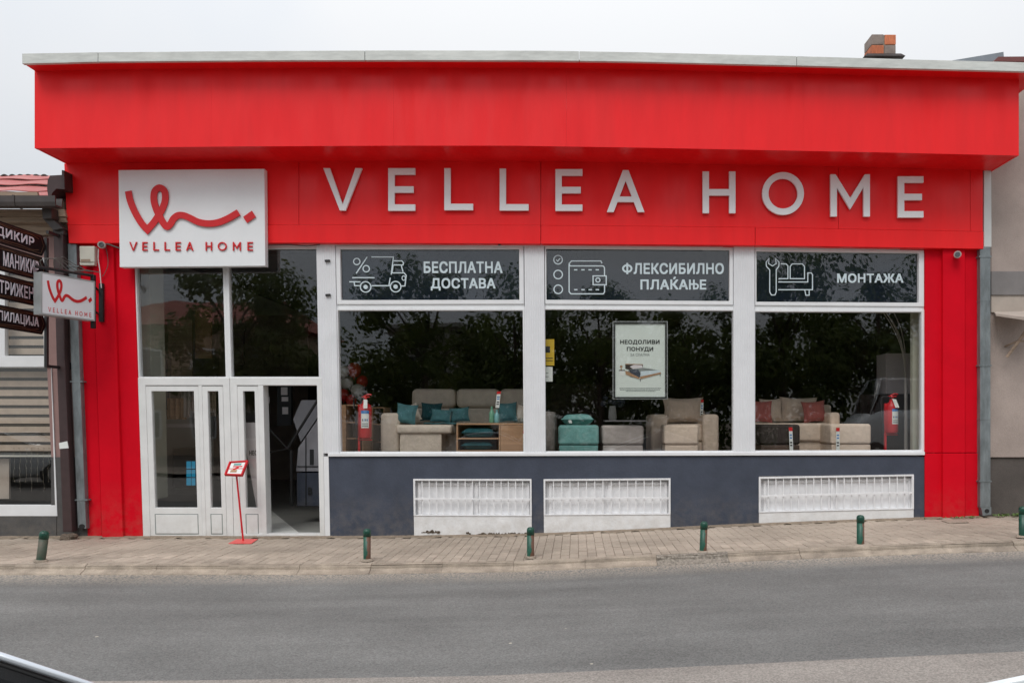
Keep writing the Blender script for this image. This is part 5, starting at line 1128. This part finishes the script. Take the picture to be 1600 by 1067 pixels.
# vase with blue flowers behind the poster
vz = thing('flower_vase', 'tall grey vase of blue grey flowers on the table under the poster', 'vase', U(957, 656.5, 1.9)); c = U(957, 656.5, 1.9)
mb = MB(); mb.lathe(c, [(.06, 0), (.075, .05), (.06, .2), (.05, .25)], 14); obj('vase', mb, INWALL, vz, smooth=True, base=c)
mb = MB()
for k in range(16): mb.ball(U(957+random.uniform(-16, 16), 625+random.uniform(-8, 9), 1.9+random.uniform(-.1, .1)), .05, .05, .04, 8)
obj('flowers', mb, PLI, vz)['kind'] = 'stuff'
# --- entrance
def eb(nm, pts, y0, y1, m, lab, cat): return tag(obj(nm, upoly(pts, y0, y1), m), lab, cat)
obj('inner_partition', upoly([(236, 650), (330, 650), (330, 772), (236, 772)], 3.9, 4.0), INWALL, B)
eb('reception_desk', rect(270, 700, 312, 762), 3.4, 3.8, INK, 'black desk front seen through the left door glass', 'desk')
sc_ = thing('lit_screen', 'small glowing cyan screen on the black desk', 'screen', U(300, 758, 3.36)); obj('bezel', upoly(rect(290, 719, 307, 760), 3.36, 3.39), INK, sc_)
for r_ in range(3):
    for c_ in range(2):
        obj('screen_cell', upoly(rect(291.3+c_*8, 720.5+r_*13, (298.2 if c_ == 0 else 305)+c_*0, 732+r_*13), 3.352, 3.358), SCRN, sc_)
hang = [(227, 612, 240, 690, VINYL, 'dark blue cloth hanging at the left edge of the entrance'), (242, 596, 263, 640, PLI, 'slate blue blanket hanging left of the cream one'), (262, 622, 290, 655, OAK, 'cream and ochre blanket hanging above the shelf'), (284, 600, 306, 652, GREYB, 'taupe blanket hanging right of the cream one'), (318, 610, 336, 650, WOODT, 'brown blanket seen through the narrow door pane')]
for (a, b, c_, d, m_, lab) in hang:
    mb = MB(); n = 14
    for i in range(n+1):
        for yy in (b, d): p = U(a+(c_-a)*i/n, yy, 2.2); p.y += .04*math.sin(i*1.5); mb.v.append(p)
    for i in range(n): mb.f.append((i*2, i*2+2, i*2+3, i*2+1)); mb.m.append(0)
    o = obj('hanging_blanket', mb, m_); so = o.modifiers.new('s', 'SOLIDIFY'); so.thickness = .02; tag(o, lab, 'blanket')
eb('wall_shelf', [(252, 662), (306, 662), (306, 667.5), (252, 667.5)], 2.4, 2.6, CABW, 'white shelf with blankets above it in the entrance', 'shelf')
for (a, b, c_, d, m_, lab) in ((226, 470, 248, 560, OAKD, 'brown wooden panel high inside the left top light'), (262, 500, 300, 589, WOODT, 'brown patterned rug hanging high in the left top light'), (248, 560, 268, 589, PLI, 'blue rug hanging low in the left top light'), (305, 480, 330, 560, OAKD, 'ochre rug hanging at the right of the left top light'), (366, 515, 381, 570, DKWOOD, 'dark picture high inside the right top light')):
    eb('hanging_rug', rect(a, b, c_, d), 2.6, 2.64, m_, lab, 'rug')
lb = thing('leaning_poster', 'white poster board with НЕО lettering leaning inside the narrow door pane', 'poster', U(398, 800, .3))
obj('board', upoly([(382.5, 660), (402, 660), (408, 800), (402, 800), (384, 700)], .20, .23), CABW, lb)
obj('lettering', text_mb('НЕО', (389.5, 703.5, 402, 711), plane_map(.198, False), 0, .002, .03), INK, lb)
# open doorway: pale mat, boxes by the stair and the hand rail
mb = MB(); pts = [U(414, 796, 1.0), U(414, 833, .12), U(467, 833, .12)]
for p in pts: p.z = .034
mb = MB(); mb.add([(-4.8, .13, .031), (-4.19, .13, .031), (-5.85, 3.05, .031), (-6.3, 3.05, .031), (-4.8, .13, .038), (-4.19, .13, .038), (-5.85, 3.05, .038), (-6.3, 3.05, .038)], [(0, 1, 2, 3), (7, 6, 5, 4), (0, 4, 5, 1), (1, 5, 6, 2), (2, 6, 7, 3), (3, 7, 4, 0)]); tag(obj('floor_mat', mb, INFLP), 'pale floor panel just inside the open doorway', 'mat')
bx = thing('appliance_box', 'tall pale appliance carton standing inside the doorway', 'box', U(480, 790, 1.2))
obj('upper_carton', upoly([(466, 700), (500, 650), (506, 650), (506, 736), (463, 736)], 1.2, 1.5), CART, bx); obj('lower_carton', upoly(rect(464, 738.5, 506, 790), 1.2, 1.5), PLI, bx)
for q in (478, 478.6): pass
obj('carton_edge', upoly([(477, 684), (478.5, 682), (478.5, 736), (477, 736)], 1.19, 1.199), INK, bx); obj('carton_edge', upoly(rect(464, 728, 506, 729.5), 1.19, 1.199), INK, bx); obj('carton_edge', upoly(rect(477, 739, 478.5, 790), 1.19, 1.199), INK, bx)
obj('carton_mark', upoly([(484, 702), (490, 702), (490, 726), (484, 726)], 1.19, 1.198), INK, bx); obj('lettering', text_mb('B', (481, 761, 488, 773), plane_map(1.19, False), 0, .002, .04), INK, bx)
eb('folded_carton', [(458, 655), (471, 625), (500, 625), (500, 646), (470, 690)], 1.7, 1.8, CART, 'pale slanted carton above the appliance box', 'box')
hr = thing('stair_rail', 'black slanted stair hand rail crossing the open doorway', 'hand rail', U(452, 800, 1.0))
mb = MB(); mb.tube([U(449, 701, 1.0), U(497, 624, 1.0)], .022, 6); obj('rail', mb, RUB, hr)
mb = MB(); mb.tube([U(413, 662, 1.0), U(449, 701, 1.0)], .012, 6); mb.tube([U(413, 708, 1.0), U(449, 701, 1.0)], .008, 6); obj('brace', mb, RUB, hr)
mb = MB(); mb.tube([U(455, 703, 1.0), U(456, 790, 1.0)], .025, 6); obj('post', mb, RUB, hr)
for k in range(5): mb = MB(); mb.box(-4.3, -3.77, 1.6+.28*k, 1.9+.28*k, .03, .03+.19*(k+1)); obj('step', mb, DKWOOD, hr)
for (a, b, c_, d) in ((414, 612, 420, 626), (414, 634, 421, 644), (440, 604, 449, 616), (441, 634, 449, 646)):
    pass
for i, (a, b, c_, d) in enumerate(((414, 620, 421, 630), (439, 605, 449, 617), (440, 620, 450, 627), (441, 636, 450, 647))):
    eb('pinned_card', rect(a, b, c_, d), 3.0, 3.01, CABW, ['small pale card pinned left in the dark doorway', 'small pale card highest on the dark panel in the doorway', 'small pale card in the middle of the dark panel in the doorway', 'small pale card lowest on the dark panel in the doorway'][i], 'card')
eb('card_rack', rect(433, 600, 455, 665), 3.02, 3.1, INK, 'dark panel holding the pinned cards in the doorway', 'panel')
# ============================================================ CARS ON THE NEAR SIDE
def car(label, paint, x, y, zg, flip=False, name='parked_car', rear=None, front=None, L=3.95, roofz=1.43, hw=.88, rear_only=False):
    """local x forward; flip turns it round"""
    t = thing(name, label, 'car' if name == 'parked_car' else 'van', (x, y, zg))
    sx = -1 if flip else 1
    def W(a, b, c): return Vector((x+sx*a, y+b, zg+c))
    h = L/2; k = roofz/1.43
    st = [(-h, .48, .72*k, .66), (-h+.06, .3, .88*k, .78), (-h+.35, .22, .95*k, .86), (-1.2, .2, .955*k, .88), (-.4, .18, .95*k, .885), (.5, .18, .93*k, .885), (h-.95, .2, .90*k, .88), (h-.45, .22, .80*k, .85), (h-.12, .26, .66*k, .76), (h, .38, .56*k, .62)]
    mb = MB(); n = 28
    for (a, zb, zt, w) in st:
        w *= hw/.88; zc = (zb+zt)/2; hh = (zt-zb)/2
        for i in range(n):
            th = 2*math.pi*i/n; c, s = math.cos(th), math.sin(th); e = .42
            mb.v.append(W(a, w*math.copysign(abs(c)**e, c), zc+hh*math.copysign(abs(s)**e, s)))
    for j in range(len(st)-1):
        for i in range(n): mb.f.append((j*n+i, j*n+(i+1) % n, (j+1)*n+(i+1) % n, (j+1)*n+i)); mb.m.append(0)
    mb.f += [tuple(range(n))[::-1], tuple(range((len(st)-1)*n, len(st)*n))]; mb.m += [0, 0]
    obj('body', mb, paint, t, smooth=True)
    rear = rear or [(-1.75, .94), (-1.45, 1.15), (-1.15, 1.38)]; front = front or [(-.30, 1.42), (.95, .93)]
    zt = roofz
    def hwz(z): q = (z-.93)/(zt-.93); return (hw-.11)+((hw-.29)-(hw-.11))*max(0, min(1, q))
    def strip(P1, P2, r, nm, m_, w_=None):
        for sd in (1, -1):
            mb = MB(); mb.tube([W(a, sd*hwz(z), z) for a, z in P1], r, 8); obj(nm, mb, m_, t, smooth=True)
    # roof skin
    ra, rb = rear[-1], front[0]; mb = MB(); nu, nv = 10, 10
    for i in range(nu+1):
        u = i/nu; a = ra[0]+(rb[0]-ra[0])*u; z0 = ra[1]+(rb[1]-ra[1])*u+.03*math.sin(math.pi*u)
        for j in range(nv+1): v = -1+2*j/nv; mb.v.append(W(a, v*hwz(z0), z0+.045*(1-v**4)-.02))
    for i in range(nu):
        for j in range(nv): q = i*(nv+1)+j; mb.f.append((q, q+1, q+nv+2, q+nv+1)); mb.m.append(0)
    o = obj('roof', mb, paint, t, smooth=True); so = o.modifiers.new('s', 'SOLIDIFY'); so.thickness = .03
    strip([ra, ((ra[0]+rb[0])/2, (ra[1]+rb[1])/2+.03), rb], None, .022, 'roof_rail', paint)
    strip(rear, None, .015, 'rear_pillar', paint); strip(front, None, .011, 'front_pillar', paint)
    strip([(a, z-.022) for a, z in rear], None, .008, 'rear_seal', RUB); strip([(a-.01, z-.020) for a, z in front], None, .008, 'front_seal', RUB)
    def scr(line, nm, dz):
        mb = MB(); nn_ = 8
        for (a, z) in line:
            for j in range(nn_+1): v = -1+2*j/nn_; mb.v.append(W(a+(.06 if line is front else -.06)*(1-v*v), v*(hwz(z)-.015), z+dz+.02*(1-v*v)))
        for i in range(len(line)-1):
            for j in range(nn_): q = i*(nn_+1)+j; mb.f.append((q, q+1, q+nn_+2, q+nn_+1)); mb.m.append(0)
        o = obj(nm, mb, CARG, t, smooth=True); so = o.modifiers.new('s', 'SOLIDIFY'); so.thickness = .01; so.offset = -1
    scr(front, 'windscreen', -.02); scr(rear, 'rear_window', -.02)
    for sd in (1, -1):
        poly = [(a+.05, z) for a, z in rear]+[(a-.05, z) for a, z in front]
        poly = [(a, min(z, roofz-.06)) for a, z in poly]; poly[0] = (poly[0][0], .93); poly[-1] = (poly[-1][0], .92)
        mb = MB(); mb.prism([W(a, sd*(hwz(z)-.005), z) for a, z in poly], (0, -sd*.02, 0)); obj('side_window', mb, CARG, t)
        mb = MB(); mb.tube([W(-.25, sd*(hw-.09), .93), W(-.32, sd*(hw-.26), roofz-.04)], .03, 6); obj('centre_pillar', mb, RUB, t)
        for a in (-h+.72, h-.78):
            c = W(a, sd*(hw-.10), .31); mb = MB(); mb.tube([c+Vector((0, -.1, 0)), c+Vector((0, .1, 0))], .31, 24); wl = obj('wheel', mb, RUB, t, smooth=False, bevel=.02)
            mb = MB(); mb.tube([c+Vector((0, sd*.095, 0)), c+Vector((0, sd*.112, 0))], [.2, .19], 16); obj('rim', mb, CHROME, wl)
            c = W(a, sd*(hw-.115), .33); mb = MB(); mb.tube([c+Vector((0, -.11, 0)), c+Vector((0, .108, 0))], .36, 24); obj('wheel_arch', mb, RUB, t)
        mb = MB(); mb.ball(W(-h+.10, sd*(hw-.2), .74*k), .09, .13, .11, 12); obj('tail_light', mb, TAIL, t, smooth=True)
        mb = MB(); mb.ball(W(h-.15, sd*(hw-.26), .62*k), .12, .15, .07, 12); obj('headlight', mb, HEADL, t, smooth=True)
        if not rear_only: mb = MB(); mb.ball(W(.55, sd*(hw+.06), .98), .06, .09, .07, 10); obj('side_mirror', mb, paint, t, smooth=True)
    return t
car('silver parked car whose windscreen pillar shows at the bottom left corner', CARS, -1.86, -9.70, -.055, front=[(-.30, 1.42), (.88, .93)], L=3.8, rear_only=True)
# its far windscreen pillar falls through the lower left corner of the view
car('white parked car whose rear roof edge shows at the bottom right corner', CARW, 2.68, -9.70, .045, rear=[(-1.62, .93), (-1.40, .985), (-1.0, 1.085), (-.7, 1.2), (-.45, 1.36)], rear_only=True)
# a white van further right, mirrored in the right display pane
car('white van parked across the street mirrored in the right display pane', CARW, 11.6, -14.2, .3, name='parked_van', rear=[(-2.1, .94), (-2.05, 1.8), (-1.95, 2.75)], front=[(1.3, 2.8), (1.95, 1.2)], L=4.8, roofz=2.85, hw=.95, flip=True)
car('white hatchback parked across the street at the far left', CARW, -15.7, -10.2, -.08)
# ============================================================ TREES AND HOUSES ACROSS THE STREET
def tree_mesh(seed, h=8.0, r=2.6, nl=8200):
    rnd = random.Random(seed); mb = MB(); cl = []
    for _ in range(34):
        a = rnd.uniform(0, 6.28); q = r*rnd.random()**.5; z = rnd.uniform(.30, 1)*h; q *= (1-((z/h-.55)/.62)**2)**.5 if abs(z/h-.55) < .6 else .2
        cl.append((Vector((q*math.cos(a), q*math.sin(a), z)), rnd.uniform(.6, 1.15)))
    for _ in range(nl):
        c, cr_ = rnd.choice(cl); d = Vector((rnd.gauss(0, 1), rnd.gauss(0, 1), rnd.gauss(0, 1))).normalized()*cr_*rnd.uniform(.5, 1.05); p = c+d
        n_ = (d.normalized()+Vector((rnd.uniform(-1, 1), rnd.uniform(-1, 1), rnd.uniform(-.2, 1)))*.8).normalized(); u = n_.orthogonal().normalized(); v = n_.cross(u); s = rnd.uniform(.07, .15)
        mb.add([p-u*s, p-v*s*.6, p+u*s, p+v*s*.6], [(0, 1, 2, 3)])
    tr = MB(); tr.tube([(0, 0, -.1), (.05, 0, h*.25), (-.04, .05, h*.5), (0, 0, h*.8)], [.2, .16, .11, .04], 8)
    for c, _ in cl[:12]: tr.tube([(0, 0, min(c.z*.7, h*.6)), tuple(c*.6+Vector((0, 0, c.z*.3))), tuple(c)], [.07, .045, .02], 5)
    return mb, tr
protos = []
trees = [(-14.2, -19.5, .98, 'leafy street tree at the left end of the row across the road'), (-11.9, -20.0, .92, 'second tree from the left end of the row across the road'), (-6.4, -20, .98, 'bushy tree across the road facing the left display pane'), (-2.7, -20.5, .95, 'low spreading tree across the road facing the wallet banner'), (1.0, -19.6, .84, 'short dense tree across the road facing the right display'), (4.8, -20, .80, 'tall tree across the road at the right of the van'), (8.6, -19.5, .95, 'broad tree across the road near the right end of the row'), (13.0, -20.5, 1.02, 'tree at the right end of the row across the road')]
for i, (x, y, s, lab) in enumerate(trees):
    if i < 2:
        cm, tm = tree_mesh(11+i); t = thing('street_tree', lab, 'tree', (0, 0, 0), 'trees across the road')
        obj('crown', cm, LEAF, t, base=(0, 0, 0)); obj('trunk', tm, BARK, t, base=(0, 0, 0)); protos.append(t)
    else: t = copy_tree(protos[i % 2], (0, 0, 0), None, lab)
    t.location = (x, y, gz(x)); t.scale = (s, s, s); t.rotation_euler = (0, 0, i*1.3)
def hedge():
    rnd = random.Random(5); mb = MB()
    for _ in range(16000):
        x = rnd.uniform(-8.5, 24); p = Vector((x, -23.4+rnd.uniform(-.7, .7), gz(x)+rnd.uniform(0, 5.2+.5*math.sin(x*1.1)+.4*math.sin(x*2.7)))); u = Vector((rnd.uniform(-1, 1), rnd.uniform(-1, 1), rnd.uniform(-1, 1))).normalized(); v = u.orthogonal().normalized(); s = rnd.uniform(.1, .2)
        mb.add([p-u*s, p-v*s*.6, p+u*s, p+v*s*.6], [(0, 1, 2, 3)])
    o = tag(obj('hedge', mb, LEAF), 'tall unclipped green hedge behind the row of street trees', 'hedge'); o['kind'] = 'stuff'
hedge()
def house(label, x0, x1, y0, y1, zw, zr, wm, cols, rows, roof=ROOFT, cat='house'):
    t = thing('street_house', label, cat, ((x0+x1)/2, y0, 0)); mb = MB(); mb.box(x0, x1, y1, y0, -.2, zw); obj('wall', mb, wm, t)
    mb = MB(); e = .5; ym = (y0+y1)/2; mb.add([(x0-e, y0+e, zw), (x1+e, y0+e, zw), (x1+e, y1-e, zw), (x0-e, y1-e, zw), (x0+1.5, ym, zr), (x1-1.5, ym, zr)], [(0, 1, 5, 4), (1, 2, 5), (2, 3, 4, 5), (3, 0, 4), (0, 3, 2, 1)]); obj('roof', mb, roof, t)
    for r in range(rows):
        for c in range(cols):
            cx = x0+(x1-x0)*(c+.5)/cols; cz = 1.5+r*2.9; mb = MB(); mb.ring([(cx-.6, y0+.04, cz-.7), (cx+.6, y0+.04, cz-.7), (cx+.6, y0+.04, cz+.7), (cx-.6, y0+.04, cz+.7)], [(cx-.5, y0+.04, cz-.6), (cx+.5, y0+.04, cz-.6), (cx+.5, y0+.04, cz+.6), (cx-.5, y0+.04, cz+.6)], (0, -.06, 0)); w_ = obj('window', mb, WHT, t)
            mb = MB(); mb.box(cx-.5, cx+.5, y0-.0, y0+.01, cz-.6, cz+.6); obj('pane', mb, CARG, w_)
    return t
house('cream house with red tiled roof across the road facing the entrance', -24, -14, -24, -32, 6.2, 8.0, HOUSE, 4, 2)
t = house('white house with tall columns across the road facing the left display', -9.6, -4.5, -27.5, -34, 6.3, 6.9, HOUSE2, 3, 2, roof=SLATE)
for k in range(3): mb = MB(); mb.lathe((-9.0+1.35*k, -25.6, 0), [(.16, -.1), (.14, 6.2), (.2, 6.3)], 12); obj('column', mb, HOUSE2, t)
mb = MB(); mb.box(-9.6, -5.6, -27.5, -25.3, 6.3, 6.5); mb.box(-9.6, -5.6, -27.5, -25.3, 3.0, 3.15); obj('balcony', mb, HOUSE2, t)
